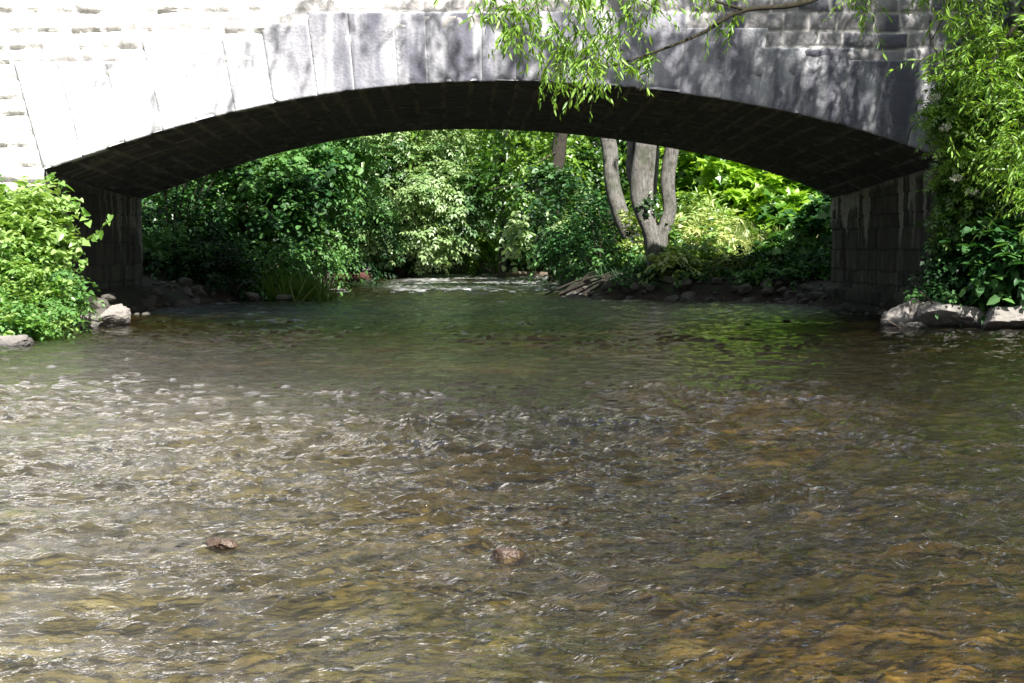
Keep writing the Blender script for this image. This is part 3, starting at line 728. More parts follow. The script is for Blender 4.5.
# ---- left foreground bank
shrub('nettle_patch', 'bright green nettles and brambles crowding the left bank above the pale boulders', 'plant',
      [B(4, 300, 16.6, .58, .6, .42, 380), B(-50, 295, 16.2, .8, .7, .6, 300), B(46, 314, 17.4, .24, .35, .20, 130), B(2, 328, 15.4, .32, .4, .16, 130), B(42, 290, 17.2, .24, .4, .22, 120)],
      LM['fresh'], T_OVATE, .085, 9, .30, .25, 1.35, spread=.6, tone=.78, seed=1, stems=24, stem_mat=GREENSTEM, stem_r=.008, gap=.36)
bind = shrub('bindweed', 'pale sunlit bindweed with heart shaped leaves climbing above the nettles', 'plant',
      [B(5, 245, 17.2, .55, .5, .34, 330), B(-60, 235, 17.0, .75, .6, .5, 300), B(44, 238, 17.6, .22, .3, .26, 120), B(8, 212, 17.4, .32, .35, .16, 90), B(40, 208, 17.6, .2, .3, .14, 50)],
      LM['fresh'], T_HEART, .105, 7, .38, .15, 1.15, spread=.5, tone=.85, seed=2, stems=16, stem_mat=GREENSTEM, stem_r=.007, gap=.36)
shrub('bramble', 'bramble sprays with three part leaves leaning out of the nettles on the left bank', 'plant',
      [B(44, 300, 17.0, .30, .4, .30, 120), B(30, 318, 15.8, .3, .35, .2, 80), B(66, 318, 17.6, .14, .25, .14, 40)], LM['dark'], T_TRIPLE, .13, 6, .34, .5, 1., tone=.95, seed=6, stems=18, stem_r=.006, gap=.36, stem_mat=GREENSTEM, base=(-5.7, 16.6, .3))
vines = [limb([at(60, 235, 17.6), at(80, 240, 17.6), at(95, 236, 17.6), at(111, 215, 17.6)], .007, .003, 14),
         limb([at(62, 215, 17.6), at(78, 205, 17.6), at(88, 222, 17.6)], .006, .003, 12), limb([at(40, 185, 17.6), at(52, 178, 17.6), at(66, 186, 17.6)], .006, .003, 12)]
tubes('vine', vines, GREENSTEM, bind, 5)
vp, va, vn = [], [], []
for ln, _ in vines:
    for i in range(2, len(ln)):
        vp.append(ln[i]); va.append(rng.normal(0, .6, 3) + (0, -.2, -.5)); vn.append(rng.normal(0, .5, 3) + (0, -.6, .7))
leaves('vine_leaves', np.array(vp), np.array(va), np.array(vn), .11 * rng.uniform(.6, 1.2, len(vp)), T_HEART, LM['fresh'], bind, rng.uniform(.5, .9, len(vp)))

# ---- right foreground: ivy on the wall, elder, dogwood, bramble
ivy = thing('ivy', (6.2, NEAR_Y - .05, float(ground_h(6.2, NEAR_Y - .05))), 'dark ivy hanging over the wall beside the right end of the arch', 'ivy')
ip, ia, inn, vl = [], [], [], []
for k in range(36):
    x = rng.uniform(5.62, 8.4); z0 = rng.uniform(2.2, 4.4) if x < 6.2 else rng.uniform(1.4, 4.6); L = rng.uniform(.5, 1.7)
    if x < 5.85: z0 = rng.uniform(2.4, 3.4); L = rng.uniform(.4, 1.0)
    pts = np.array([[x + .12 * math.sin(t * 3 + k) + rng.normal(0, .02), NEAR_Y - .06 - .10 * rng.random(), z0 - L * t] for t in np.linspace(0, 1, 10)])
    vl.append((pts, np.full(10, .006)))
    m_ = int(L * 70); tt = rng.random(m_)
    q_ = np.stack([np.interp(tt, np.linspace(0, 1, 10), pts[:, i]) for i in range(3)], -1) + rng.normal(0, (.10, .05, .07), (m_, 3))
    q_[:, 1] = np.minimum(q_[:, 1], NEAR_Y - .04)
    ip.append(q_); ia.append(np.tile([0, -.25, -1.], (m_, 1)) + rng.normal(0, .5, (m_, 3))); inn.append(np.tile([.1, -1, .45], (m_, 1)) + rng.normal(0, .35, (m_, 3)))
ip, ia, inn = np.concatenate(ip), np.concatenate(ia), np.concatenate(inn)
leaves('foliage', ip, ia, inn, .075 * rng.uniform(.6, 1.3, len(ip)), T_LOBED, LM['ivy'], ivy, .45 + rng.normal(0, .25, len(ip)))
tubes('vines', vl, TWIG, ivy, 5)
def flowers(parent, pts, r):
    for p in pts:
        n_ = 90; a = rng.uniform(0, 6.28, n_); q_ = np.sqrt(rng.random(n_)) * r
        P = np.stack([p[0] + np.cos(a) * q_, p[1] + rng.normal(0, .25 * r, n_), p[2] + np.sin(a) * q_ * .55], -1)
        leaves('flower', P, rng.normal(size=(n_, 3)), np.tile([0, -.7, .7], (n_, 1)) + rng.normal(0, .2, (n_, 3)), np.full(n_, .022), T_ROUND, FLOWER, parent)
FLOWER = leaf_mat('white_petal', [(0, (.6, .6, .5)), (.5, (.75, .75, .65)), (1, (.8, .8, .74))], .3, .02)
el = shrub('elder_bush', 'elder bush with white flower heads against the right end of the bridge wall', 'bush',
      [B(985, 150, 18.3, .42, .35, .55, 240), B(1002, 85, 18.2, .6, .4, .6, 280), B(966, 205, 18.4, .22, .22, .36, 90), B(1060, 120, 18.0, .7, .5, 1.1, 300), B(960, 105, 18.5, .25, .25, .35, 90)],
      LM['tree'], T_PINNATE, .22, 6, .32, .4, 1.1, tone=.85, seed=3, stems=14, gap=.34, base=(7.2, 18.2, .7))
flowers(el, [at(*p, 17.8) for p in ((934, 97), (957, 178), (948, 62), (988, 70), (945, 128), (971, 192))], .075)
shrub('bramble', 'tangled bramble with small toothed leaves at the foot of the right abutment', 'plant',
      [B(966, 276, 18.4, .32, .3, .30, 220), B(966, 240, 18.6, .22, .2, .3, 90), B(985, 240, 18.6, .4, .3, .4, 150), B(940, 296, 18.2, .2, .2, .12, 40)],
      LM['dark'], T_TRIPLE, .15, 6, .32, .5, .9, tone=.7, seed=4, stems=26, stem_r=.007, gap=.36, base=(6.0, 18.5, .5))
shrub('dogwood', 'broad leaved dogwood behind the squarish boulder on the right bank', 'bush',
      [B(1012, 268, 17.9, .36, .3, .34, 150), B(1060, 255, 17.6, .5, .4, .55, 200), B(998, 250, 18.0, .3, .3, .3, 80)],
      LM['dark'], T_OVATE, .19, 6, .36, .35, .9, tone=.95, seed=5, stems=16, stem_r=.009, gap=.3, base=(6.5, 17.9, .5))

# ---- the willow leaning over the stream from the right
wil = thing('willow_tree', (9.6, 13.2, float(ground_h(9.6, 13.2))), 'tall willow overhanging the stream and the bridge from the right', 'tree')
WY_ = 14.0
wb = float(ground_h(9.6, 13.2)) - .1
wt = [limb([(9.6, 13.2, wb), (9.2, 13.3, 2.5), (8.9, 13.0, 5.5), (8.2, 12.8, 9), (7.6, 12.6, 13)], .42, .10, 26),
      limb([(9.05, 13.2, 3.2), (7.6, 13.6, 4.9), (5.6, 13.9, 4.6), at(900, -55, 14.0), at(815, -1, WY_), at(742, 11, WY_), at(700, 34, WY_), at(655, 52, WY_), at(614, 66, WY_)], .16, .008, 60, .20),
      limb([at(745, 10, WY_), at(715, 1, 13.9), at(690, -8, 13.8), at(640, -30, 13.6)], .016, .006, 12),
      limb([(8.9, 13.0, 5.5), (7.0, 13.6, 7.2), (4.5, 14.2, 8.4), (1.5, 14.8, 9.0)], .18, .04, 24),
      limb([(8.4, 12.9, 8), (6.4, 12.0, 10), (4.5, 11.4, 11.3)], .15, .03, 18),
      limb([(8.9, 13.0, 5.8), (7.8, 15.0, 7.8), (6.6, 16.0, 9.2)], .15, .03, 18),
      limb([(8.3, 12.8, 8.8), (9.5, 14.0, 11), (9.6, 15.5, 12.5)], .13, .03, 14),
      limb([(4.5, 14.2, 8.4), (3.2, 15.0, 9.0), (1.9, 15.8, 9.6)], .10, .05, 10),
      limb([at(1075, -20, 15.5), at(1020, 20, 15.5), at(985, 70, 15.5), at(955, 60, 15.5)], .03, .006, 16),
      limb([at(960, -20, 16.2), at(945, 14, 16.2), at(932, 40, 16.2)], .016, .005, 10), limb([at(930, 20, 16.), at(932, 45, 16.), at(950, 66, 16.)], .01, .005, 10)]
tubes('trunk', wt, TWIG, wil, 9, .05)
# hanging shoots that the frame shows
SHP, SHD, SHL = [], [], []
def shoots(ctrl, n, Y, spread, down=.6, L=(.35, .8), side=0.):
    c = np.array(ctrl, float)
    for _ in range(n):
        t = rng.random() * (len(c) - 1); i = min(int(t), len(c) - 2); p = c[i] + (c[i + 1] - c[i]) * (t - i)
        SHP.append(at(p[0] + rng.normal(0, spread), p[1] + rng.normal(0, spread * .7), Y + rng.normal(0, .35)))
        SHD.append(np.array([rng.normal(side, .55), rng.normal(0, .5), -down + rng.normal(0, .35)])); SHL.append(rng.uniform(*L))
shoots([(478, -14), (560, -20), (630, -20), (720, -22)], 74, 13.9, 10, .4, (.2, .42))
shoots([(478, 0), (510, 14), (530, 30)], 20, 13.9, 9, .4, (.18, .36))
shoots([(520, 8), (560, 20), (600, 30), (640, 10)], 44, 14.0, 14, .5, (.2, .45))
shoots([(535, 40), (570, 52), (600, 60)], 22, 14.0, 9, .5, (.18, .34))
shoots([(520, 64), (560, 66), (600, 66)], 9, 14.0, 8, .9, (.2, .36))
shoots([(655, 52), (615, 66)], 8, 14.0, 5, .4, (.15, .3), -.4)
shoots([(740, 10), (700, 34)], 5, 14.0, 4, .3, (.12, .25))
shoots([(935, -20), (965, -10), (1030, -10)], 50, 16.0, 16, .3, (.25, .5))
shoots([(975, 20), (1008, 60), (1030, 110)], 115, 16.0, 26, -.1, (.2, .42), -.2)
shoots([(1010, 130), (1040, 180), (1030, 200)], 90, 15.8, 18, -.1, (.2, .42), -.3)
shoots([(990, 40), (1014, 100), (1030, 160)], 90, 15.4, 24, -.15, (.2, .4), -.3)
shoots([(850, -12), (880, -8)], 10, 16.2, 8, .6, (.25, .5))
vis = len(SHP)
p1, a1, n1 = sprays(np.array(SHP), np.array(SHD), np.array(SHL), 13, .7, .4, .38, .6, .3)
t1 = .78 + rng.normal(0, .22, len(p1)); s1 = .105 * rng.uniform(.55, 1.15, len(p1))
# upper crown that shades the right of the wall
blobs = [((7.6, 13.5, 9.6), (3.2, 2.8, 2.6), 500), ((6.3, 14.8, 8.3), (2.2, 2.0, 1.8), 620), ((6.6, 16.3, 7.4), (2.0, 1.5, 1.8), 330), ((4.6, 11.6, 11.2), (2.6, 2.2, 1.9), 240),
         ((8.8, 16.0, 8.0), (2.2, 2.0, 3.2), 260), ((2.6, 14.9, 9.1), (1.6, 1.3, .8), 70), ((8.2, 12.8, 12.8), (2.6, 2.6, 1.8), 220), ((9.2, 14.6, 5.0), (1.6, 1.8, 2.2), 200), ((.4, 14.6, 9.6), (1.7, 1.4, .8), 38), ((-1.6, 13.9, 10.0), (1.5, 1.3, .7), 22)]
P2, D2 = blob_points(blobs, 1.0, .35, .40, .7, 9)
p2, a2, n2_ = sprays(P2, unit(D2 * .5 + rng.normal(0, .4, D2.shape) - np.array([0, 0, .4])), rng.uniform(.5, 1.1, len(P2)), 20, .5, .5, .28, .6, .35)
t2 = .5 + rng.normal(0, .22, len(p2)); s2 = .15 * rng.uniform(.6, 1.15, len(p2))
leaves('crown', np.concatenate([p1, p2]), np.concatenate([a1, a2]), np.concatenate([n1, n2_]), np.concatenate([s1, s2]), T_LANCE, LM['willow'], wil, np.concatenate([t1, t2]))
tubes('stems', [(np.array([SHP[i] + unit(SHD[i]) * SHL[i] * t + np.array([0, 0, -.45]) * SHL[i] * t * t for t in np.linspace(0, .95, 6)]), np.linspace(.0045, .0018, 6)) for i in range(vis)], TWIG, wil, 4)

# ---- beyond the arch: right bank
def gbase(px, Y, dz=0.):
    x = at(px, 250, Y)[0]; return np.array([x, Y, float(ground_h(x, Y)) + dz])
Yt = 28.6
tb = gbase(660, Yt, -.15)
multi = thing('forked_tree', tb, 'grey tree forking into several bare trunks just above the far right bank', 'tree')
lines = [limb([tb, at(657, 258, Yt), at(651, 232, Yt), at(641, 204, Yt), at(640, 172, Yt), at(644, 140, Yt), at(642, 80, Yt), at(636, -40, Yt)], .20, .165, 30, .8),
         limb([at(659, 262, Yt), at(662, 236, Yt - .02), at(669, 212, Yt), at(668, 180, Yt), at(673, 140, Yt), at(684, 60, Yt), at(700, -60, Yt)], .15, .13, 28, .8),
         limb([at(644, 196, Yt + .25), at(634, 172, Yt + .3), at(632, 140, Yt + .3), at(624, 60, Yt + .4)], .17, .10, 16),
         limb([at(648, 205, Yt + .3), at(653, 175, Yt + .45), at(655, 140, Yt + .5), at(658, 50, Yt + .6)], .12, .08, 16)]
for k in range(7):
    a = k * .9; lines.append(limb([tb + (0, 0, .35), tb + (.35 * math.cos(a), .35 * math.sin(a), .08), tb + (.8 * math.cos(a), .8 * math.sin(a), -.25)], .12, .03, 8))
tubes('trunk', lines, BARK, multi, 14, .07)
PC, DC = blob_points([(at(650, -90, Yt), (3.0, 2.4, 1.8), 200), ((-.9, 31.4, 4.7), (2.4, 1.5, 1.15), 300), (at(760, 0, 33), (2.6, 2.2, 1.3), 60)], 1., .4, .42, .6, 11)
pc, ac, nc = sprays(PC, unit(DC + (0, 0, .2)), .7, 10, .9, .4, .3)
leaves('crown', pc, ac, nc, .17 * rng.uniform(.6, 1.2, len(pc)), T_OVATE, LM['tree'], multi, np.repeat(clump_tone(PC, seed=12), 10))
kb = at(648, 205, Yt - .15)
pk = kb + rng.normal(0, (.10, .05, .12), (60, 3))
leaves('ivy_tuft', pk, rng.normal(0, .5, (60, 3)) + (0, -.3, -.4), rng.normal(0, .4, (60, 3)) + (0, -.8, .5), .10 * rng.uniform(.6, 1.2, 60), T_LOBED, LM['ivy'], multi, rng.random(60))

def tree(name, label, px_line, Y, r0, r1, blobs, mat, tmpl, size, bark, seed, nleaf=9, L=.7, tone=.5, group=None, extra=(), gap=.42, droop=.4, density=1.):
    ctrl = [at(a, b, Y) for a, b in px_line]; b0 = ctrl[0].copy(); ctrl[0][2] = float(ground_h(b0[0], Y)) - .15
    t = thing(name, (b0[0], Y, ctrl[0][2] + .15), label, 'tree', group)
    lines = [limb(ctrl, r0, r1, 22)] + [limb([at(*q_) for q_ in e[0]], e[1], e[2], 12) for e in extra]
    tubes('trunk', lines, bark, t, 12, .06)
    P, D = blob_points(blobs, density, .4, gap, .8, seed)
    gz = ground_h(P[:, 0], P[:, 1]); k = P[:, 2] > np.maximum(gz, .1) + .05; P, D = P[k], D[k]
    p, a, nn = sprays(P, unit(D * .7 + rng.normal(0, .4, D.shape) + (0, 0, .15)), L * rng.uniform(.7, 1.2, len(P)), nleaf, .9, droop, .3)
    leaves('crown', p, a, nn, size * rng.uniform(.6, 1.2, len(p)), tmpl, mat, t, np.repeat(clump_tone(P, .8, seed, base=tone), nleaf) + rng.normal(0, .12, len(p)))
    return t
tree('tree', 'bare grey trunk leaning left of the forked tree on the far bank', [(640, 262), (631, 236), (620, 212), (612, 184), (610, 150), (608, 130), (616, 60), (610, -40)], 33.0, .21, .16,
     [B(600, -70, 33.5, 3, 2.6, 2.0, 110)], LM['tree'], T_OVATE, .17, BARK, 13)
tree('tree', 'dark distant trunk with side branches standing behind pale leaves in the middle of the arch', [(556, 262), (560, 225), (556, 180), (560, 140), (566, 60), (560, -60)], 40.0, .24, .17,
     [B(560, -60, 41, 4, 3, 2.6, 260), B(545, 165, 41.5, 1.4, 1.0, 1.2, 110)], LM['tree'], T_OVATE, .19, BARK_D, 14, tone=.6,
     extra=[([(557, 200, 40), (535, 190, 39.5), (512, 186, 39.2), (490, 190, 39)], .035, .012), ([(560, 150, 40), (535, 164, 39)], .03, .012)])
tree('tree', 'slim dark trunk rising from the shade left of the dark distant trunk', [(500, 270), (504, 230), (498, 180), (506, 135), (500, 20)], 44.0, .12, .09,
     [B(490, -20, 44, 4, 3, 2.2, 250), B(505, 160, 45, 2.0, 1.2, 1.4, 150), B(508, 185, 43.2, 1.0, .6, 1.1, 120)], LM['tree'], T_OVATE, .2, BARK_D, 15, tone=.7)

shrub('bush', 'pale leaved bush lit by sun at the foot of the forked tree', 'bush',
      [B(692, 256, 28.8, .55, .5, .55, 210), B(674, 270, 28.1, .34, .25, .22, 90), B(708, 268, 28.6, .5, .4, .3, 110)], LM['pale'], T_OVATE, .15, 8, .4, .35, 1., tone=.45, seed=20, stems=10, gap=.36)
shrub('weeds', 'bleached sunlit weeds tangled on the far bank between the pale bush and the big leaved bush', 'plant',
      [B(722, 240, 29.8, .6, .5, .42, 260), B(755, 236, 30.2, .6, .5, .35, 220), B(700, 225, 31.5, .6, .5, .5, 160), B(735, 262, 29.6, .5, .35, .25, 120)], LM['pale'], T_LANCE, .17, 8, .45, .2, .7, tone=.55, seed=27, stems=40, gap=.34, stem_mat=GREENSTEM, stem_r=.008)
shrub('bush', 'small yellowish bush between the leaning trunk and the forked tree', 'bush',
      [B(625, 236, 31.6, .42, .35, .45, 90), B(640, 250, 31.2, .3, .3, .3, 50)], LM['pale'], T_OVATE, .15, 7, .4, .3, 1., tone=.15, seed=21, stems=8, gap=.36)
shrub('bush', 'big leaved green bush in bright sun above the grassy bank near the right abutment', 'bush',
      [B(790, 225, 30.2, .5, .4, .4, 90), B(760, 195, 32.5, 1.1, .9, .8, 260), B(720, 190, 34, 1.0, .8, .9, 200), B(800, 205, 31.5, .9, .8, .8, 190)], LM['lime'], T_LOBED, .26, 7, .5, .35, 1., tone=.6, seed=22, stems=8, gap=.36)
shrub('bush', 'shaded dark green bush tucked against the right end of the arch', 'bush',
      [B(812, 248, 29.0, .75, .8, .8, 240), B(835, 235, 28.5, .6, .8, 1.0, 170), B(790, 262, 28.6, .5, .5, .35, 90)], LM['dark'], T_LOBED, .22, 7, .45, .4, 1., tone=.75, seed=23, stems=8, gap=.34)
tree('tree', 'sunny yellow green tree filling the gap behind the big leaved bush', [(740, 240), (742, 180), (745, 100), (745, 0)], 39.0, .22, .12,
     [B(730, 165, 39, 2.4, 1.6, 1.7, 520), B(790, 180, 38, 1.8, 1.4, 1.5, 320), B(740, 70, 40, 3.0, 2.2, 1.8, 330), B(690, 200, 38.5, 1.2, 1.2, 1.2, 160)], LM['lime'], T_OVATE, .20, BARK_D, 24, tone=.75, gap=.36)
shrub('undergrowth_bush', 'deep shaded bush below the leaning trunk on the far bank', 'bush',
      [B(600, 262, 32.0, 1.0, .8, .75, 300), B(575, 255, 34.0, .6, .7, .8, 170), B(635, 275, 30.4, .5, .4, .35, 100), B(575, 225, 36, 1.1, 1, 1.1, 240)], LM['dark'], T_OVATE, .14, 8, .5, .45, 1., tone=.45, seed=25, stems=10, gap=.36)

# grass
def grass(name, label, pts, hgt, mat, tone, kind=None, cat=None, lean=.45, width=.012):
    n_ = len(pts); V0 = np.array([(-1, 0, 0), (1, 0, 0), (.8, .4, .02), (-.8, .4, .02), (.5, .75, .10), (-.5, .75, .10), (0, 1, .25)])
    TF = [[0, 1, 2, 3], [3, 2, 4, 5], [5, 4, 6]]
    TV = V0.copy(); TV[:, 0] *= width / .5
    A = np.tile([0, 0, 1.], (n_, 1)) + rng.normal(0, lean, (n_, 3)) * (1, 1, 0); Nn = rng.normal(0, 1, (n_, 3)) * (1, 1, .1)
    o = leaves(name, pts, A, Nn, hgt * rng.uniform(.5, 1.2, n_), (TV, TF), mat, None, tone)
    return tag(o, label, cat, None, kind)
def scatter(n_, xr, yr, dmin=.25, dmax=9, clumpy=.0):
    x = rng.uniform(*xr, n_); y = rng.uniform(*yr, n_); d = shore_d(x, y); k = (d > dmin) & (d < dmax)
    if clumpy: k &= vnoise(x * 1.4, y * 1.4, 140) > clumpy
    x, y = x[k], y[k]; return np.stack([x, y, ground_h(x, y) - .02], -1)
pg = scatter(30000, (3.3, 9.5), (28.0, 36), .35, 8)
grass('long_grass', 'tall bleached and green grass on the sunlit slope of the far right bank', pg, .42, LM['grass'], .58 + .7 * (fbm(pg[:, 0] * .9, pg[:, 1] * .9, 150, 2) - .35) + rng.normal(0, .22, len(pg)), 'stuff', 'grass', .65, .011)
gc = gbase(297, 27.7)
pts = gc + rng.normal(0, (.30, .28, 0), (900, 3)); pts[:, 2] = ground_h(pts[:, 0], pts[:, 1]) - .02
grass('grass_tussock', 'bright arching grass tussock on the far left bank above the waterline', pts, .62, LM['grass'], rng.normal(.35, .18, 900), None, 'grass', .55, .012)
pg = np.concatenate([scatter(1800, (1.6, 3.2), (28.9, 33), .5, 2.2), scatter(3000, (-8, -4), (27, 34), .5, 4)])
grass('bank_grass', 'dark shaded grass along the far bank edges', pg, .32, LM['dark'], rng.normal(.4, .2, len(pg)), 'stuff', 'grass', .5, .012)

shrub('nettle_patch', 'dark nettles covering the shaded bank below the sunlit grass', 'plant',
      [B(770, 272, 28.3, .9, .5, .35, 260), B(820, 270, 27.8, .7, .6, .5, 220), B(725, 275, 28.6, .6, .4, .25, 160), B(690, 282, 28.6, .5, .3, .2, 90), B(712, 284, 27.8, .6, .3, .2, 110), B(660, 285, 28.0, .5, .25, .14, 110), B(635, 284, 28.3, .35, .3, .16, 60), B(785, 280, 27.2, .7, .35, .28, 150)], LM['dark'], T_OVATE, .13, 8, .35, .4, 1., tone=.55, seed=26, stems=10, gap=.34, base=(5.2, 28.2, .5))
pu = scatter(60000, (-9, 9), (25.5, 49), .35, 5); pu = pu[(pu[:, 1] > FAR_Y + .1)]
pu = pu[vnoise(pu[:, 0] * 1.6, pu[:, 1] * 1.6, 160) > .42]; pu[:, 2] += .03 + .16 * rng.random(len(pu))
tag(leaves('undergrowth', pu, rng.normal(0, 1, pu.shape) * (1, 1, .3), rng.normal(0, .4, pu.shape) + (0, -.3, 1), .10 * rng.uniform(.5, 1.3, len(pu)), T_OVATE, LM['dark'], None, rng.normal(.4, .22, len(pu))), 'low leafy ground cover on the far stream banks', 'undergrowth', None, 'stuff')
# ---- beyond the arch: left bank
LB = 'shrubs on the far left bank'
shrub('bush', 'dense dark green shrub right behind the left abutment, plus an unseen canopy added for shade', 'bush',
      [B(170, 235, 28.5, .9, .9, 1.1, 420), B(205, 265, 28.0, .8, .7, .6, 260), B(215, 205, 30, 1.2, 1, 1.1, 380), B(172, 264, 27.2, .8, .5, .5, 200), B(222, 276, 27.2, .8, .45, .36, 170), B(150, 190, 30, .8, .8, .8, 200), ((-4.8, 26.6, 4.9), (2.5, 1.0, .9), 420)], LM['dark'], T_OVATE, .13, 8, .45, .45, 1., tone=.55, seed=30, stems=16, gap=.38, group=LB)  # last blob: unseen canopy added high up to shade the left shrubs
shrub('bush', 'round leaved shrub of blue green leaves drooping above the dark rubble', 'bush',
      [B(262, 205, 29.5, 1.0, .8, .9, 340), B(285, 170, 31, 1.2, 1, .8, 320), B(245, 180, 31, 1.0, .8, .8, 240)], LM['dark'], T_ROUND, .15, 7, .5, .5, 1., tone=.95, seed=31, stems=10, gap=.40, group=LB)
shrub('bush', 'straggly shrub with twiggy base above the grass tussock', 'bush',
      [B(265, 255, 28.6, .7, .6, .55, 200), B(310, 245, 30.5, .7, .7, .6, 180), B(320, 215, 31.5, .7, .7, .7, 170)], LM['dark'], T_OVATE, .12, 8, .5, .6, 1., tone=.8, seed=32, stems=34, gap=.46, stem_mat=DEAD, stem_r=.011, group=LB)
tree('ash_tree', 'ash with pale shining feathery leaves leaning over the water left of centre', [(398, 272), (402, 250), (409, 215), (404, 180), (400, 120), (395, 0)], 44.5, .13, .08,
     [B(398, 185, 43.2, 1.6, 1.1, 1.0, 380), B(440, 200, 43.6, 1.2, 1.0, .9, 230), B(400, 148, 44, 1.9, 1.2, .8, 330), B(362, 182, 43.6, 1.1, .9, .9, 230), B(372, 222, 43.4, .9, .7, .5, 120), B(430, 232, 43.2, .7, .6, .4, 70), B(400, 60, 46, 3.4, 2.4, 1.8, 220)],
     LM['ash'], T_PINNATE, .46, BARK_D, 33, 6, .6, tone=.78, gap=.40, extra=[([(404, 240, 44.5), (385, 215, 44.3), (365, 190, 44)], .05, .02), ([(406, 232, 44.5), (425, 220, 44.3), (445, 205, 44)], .05, .02)])
shrub('bush', 'dark ash sapling with feathery leaves leaning between the drooping shrub and the pale ash', 'bush',
      [B(325, 165, 32.5, 1.0, .9, .8, 260), B(345, 225, 34, .9, .8, .9, 190)], LM['dark'], T_PINNATE, .34, 6, .5, .5, 1., tone=.9, seed=34, stems=8, gap=.36, group=LB)
shrub('bush', 'yellow green feathery bush hanging low over the far water', 'bush',
      [B(480, 210, 46.0, 1.2, .9, 1.2, 300), B(460, 222, 45.5, .8, .7, .7, 130), B(465, 175, 47, 1.3, 1, 1.3, 220)], LM['lime'], T_PINNATE, .38, 6, .6, .5, 1., tone=.6, seed=35, stems=8, gap=.38)
shrub('bush', 'bush with pale glinting leaves under the dark distant trunk', 'bush',
      [B(550, 200, 38.5, .8, .7, .9, 190), B(540, 232, 38.5, .7, .6, .5, 110)], LM['ash'], T_ROUND, .17, 7, .55, .5, 1., tone=.5, seed=36, stems=8, gap=.42)
shrub('bush', 'low dark bush overhanging the red brown log', 'bush',
      [B(335, 240, 43.6, 1.2, .9, .6, 220), B(385, 252, 46, 1.3, 1.0, .45, 200)], LM['dark'], T_OVATE, .17, 8, .5, .5, 1., tone=.5, seed=37, stems=6, gap=.36)
shrub('bush', 'dark bush closing the bend of the stream in deep shade', 'bush',
      [B(460, 252, 51.5, 1.7, 1.0, .7, 280), B(530, 252, 51, 1.5, 1.0, .8, 280), B(420, 235, 52, 1.6, 1.2, 1.2, 280)], LM['dark'], T_OVATE, .18, 8, .5, .5, 1., tone=.4, seed=38, stems=6, gap=.40)

# forest behind
WOODS = 'trees of the wood behind the stream bend'
kinds = [('broad dark tree of the wood behind the left bank shrubs', 215, 46, .5), ('tall dark tree of the wood behind the feathery ash', 330, 50, .45), ('light green tree of the wood seen above the far water', 440, 54, .85),
         ('sunny tree of the wood glowing between the slim trunks', 525, 56, .9), ('dense tree of the wood behind the leaning trunk', 610, 48, .45), ('leafy tree of the wood behind the forked trunks', 690, 50, .6),
         ('yellow green tree of the wood beyond the grassy bank', 780, 48, .8), ('dark tree of the wood beyond the left abutment', 110, 44, .4), ('tree of the wood beyond the right abutment', 890, 44, .6)]
for i, (lab, px, Y, tn) in enumerate(kinds):
    tree('woodland_tree', lab, [(px, 262), (px + 4, 200), (px - 3, 120), (px + 5, 0)], Y, .3, .14,
         [B(px, 200, Y + .5, 3.4, 2.2, 2.4, 480), B(px + 8, 60, Y + 1, 4.2, 3.4, 3.6, 520), B(px - 20, 120, Y - .5, 2.6, 2, 2, 240)], LM['tree'], T_OVATE, .24, BARK_D, 41 + i, 9, .9, tn, WOODS, gap=.36)
hp = []
xs = rng.uniform(-45, 45, 26000); ys = rng.uniform(56, 82, 26000); zs = ground_h(xs, ys) + rng.random(26000) * (9 + 3 * np.sin(xs * .7)) 
P = np.stack([xs, ys, zs], -1)
o = leaves('far_wood', P, rng.normal(size=P.shape), rng.normal(0, .5, P.shape) + (0, -.4, 1), rng.uniform(.5, 1.0, len(P)), T_OVATE, LM['tree'], None, clump_tone(P, .4, 99)); tag(o, 'far dense woodland mass behind the stream', 'wood', None, 'stuff')

# ---- driftwood and debris
c0, c1 = at(334, 277.5, 40), at(369, 277, 38.6)
lg = limb([c0, (c0 + c1) / 2, c1], .12, .125, 12)
REDWOOD = bark_mat('red_brown_wood', (.10, .035, .03), (.22, .085, .07), 0.)
tag(tubes('fallen_log', [lg], REDWOOD, None, 14, .03), 'reddish brown log jutting over the water on the far left bank', 'log')
c = at(366, 271, 39.5); rock('stone', (c[0], c[1], c[2]), (.16, .14, .14), 61, M_ROCK, 'pale stone resting on the bank behind the reddish log', 'stone')
for i, (a, b, r0) in enumerate([((560, 296), (640, 283), .022), ((575, 297), (630, 288), .018), ((590, 298), (652, 285), .02), ((545, 297), (620, 293), .02), ((600, 297), (618, 282), .014), ((625, 297), (655, 289), .016), ((565, 292), (600, 297), .014), ((535, 296), (575, 291), .014)]):
    Y = 28.8 + .12 * i; p0, p1 = at(*a, Y), at(*b, Y + .4); p0[2] = max(p0[2], .05, float(ground_h(p0[0], p0[1])) + .04); p1[2] = max(p1[2], float(ground_h(p1[0], p1[1])) + .10); md = (p0 + p1) / 2; md[2] = max(md[2], float(ground_h(md[0], md[1])) + .06) + .05 * abs(rng.normal())
    tag(tubes('driftwood_branch', [limb([p0, md, p1], r0, r0 * .4, 10), limb([md, md + (.15, .1, .12), md + (.35, .1, .16)], r0 * .6, r0 * .2, 6)], BARK_D, None, 6, .1),
        'dead stick in the driftwood pile on the far bank left of the forked tree', 'branch', 'driftwood pile on the far bank')
p = [at(938, 312, 17.9), at(928, 298, 17.8), at(919, 291, 17.8)]
tag(tubes('dead_stick', [limb(p, .014, .006, 10)], DEAD, None, 6, .1), 'thin pale dead stick leaning up behind the right bank boulders', 'stick')
p = [at(905, 331, 17.5), at(890, 322, 17.6), at(880, 319, 17.7)]
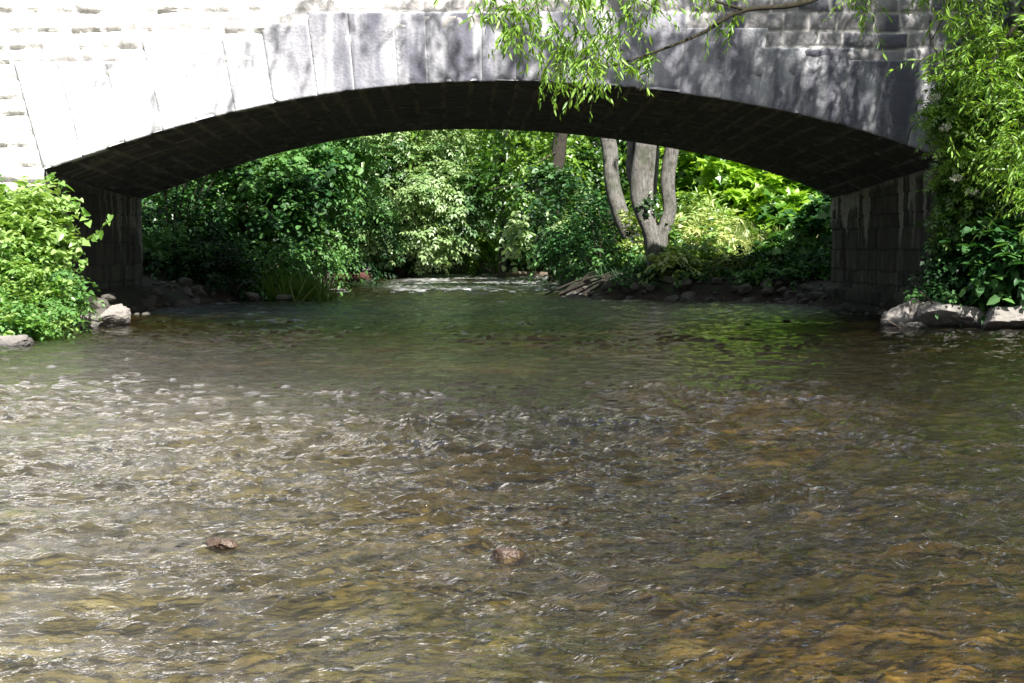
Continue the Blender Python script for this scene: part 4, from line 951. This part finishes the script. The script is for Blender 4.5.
tag(tubes('dead_stick', [limb(p, .010, .005, 10)], DEAD, None, 6, .1), 'thin stick trailing in the water left of the wedge shaped boulder', 'stick')
p = [at(556, 276, 45.2), at(525, 274, 45), at(492, 276, 44.8)]
tag(tubes('fallen_log', [limb(p, .10, .07, 12)], DEAD, None, 9, .08), 'grey fallen trunk lying across the far end of the stream', 'log')

# ------------------------------------------------------------------ light, sky, camera
w = bpy.data.worlds.new('World'); scene.world = w; w.use_nodes = True
nt = w.node_tree; bg = nt.nodes['Background']; sk = nt.nodes.new('ShaderNodeTexSky'); sk.sky_type = 'NISHITA'; sk.sun_disc = False
sk.sun_elevation = SUN_EL; sk.sun_rotation = math.pi - SUN_AZ; sk.air_density = 1.0; sk.dust_density = 2.5
q = N(nt); gv = q.n('ShaderNodeTexCoord').outputs['Generated']
cl = q.noise(q.scale(gv, (1.6, 1.6, 3.2)), 1.7, 6, .58, .3)  # clouds added to give the ripples brighter glints
nt.links.new(q.mix(q.mapr(cl, .47, .62, 0, .92), sk.outputs[0], (9.5, 9.6, 10.4)), bg.inputs[0]); bg.inputs[1].default_value = .105
ld = bpy.data.lights.new('sun', 'SUN'); ld.energy = 11.0; ld.angle = math.radians(.55); ld.color = (1, .965, .90)
lo = bpy.data.objects.new('sun', ld); COL.objects.link(lo); lo.rotation_euler = Vector(-SUN).to_track_quat('-Z', 'Y').to_euler(); lo.location = (10, -10, 20)
cd = bpy.data.cameras.new('camera'); cd.sensor_width = 36; cd.lens = 36 * F / 1024; cd.clip_start = .05; cd.clip_end = 2000
co = bpy.data.objects.new('camera', cd); COL.objects.link(co); co.location = (0, 0, CAM_H); co.rotation_euler = (math.pi / 2 - PITCH, 0, 0)
scene.camera = co
scene.view_settings.view_transform = 'Standard'; scene.view_settings.look = 'None'; scene.view_settings.exposure = 0
cy = scene.cycles
cy.max_bounces = 8; cy.diffuse_bounces = 3; cy.glossy_bounces = 3; cy.transmission_bounces = 3; cy.transparent_max_bounces = 8
cy.sample_clamp_indirect = 6; cy.use_denoising = True
cy.caustics_reflective = False; cy.caustics_refractive = False
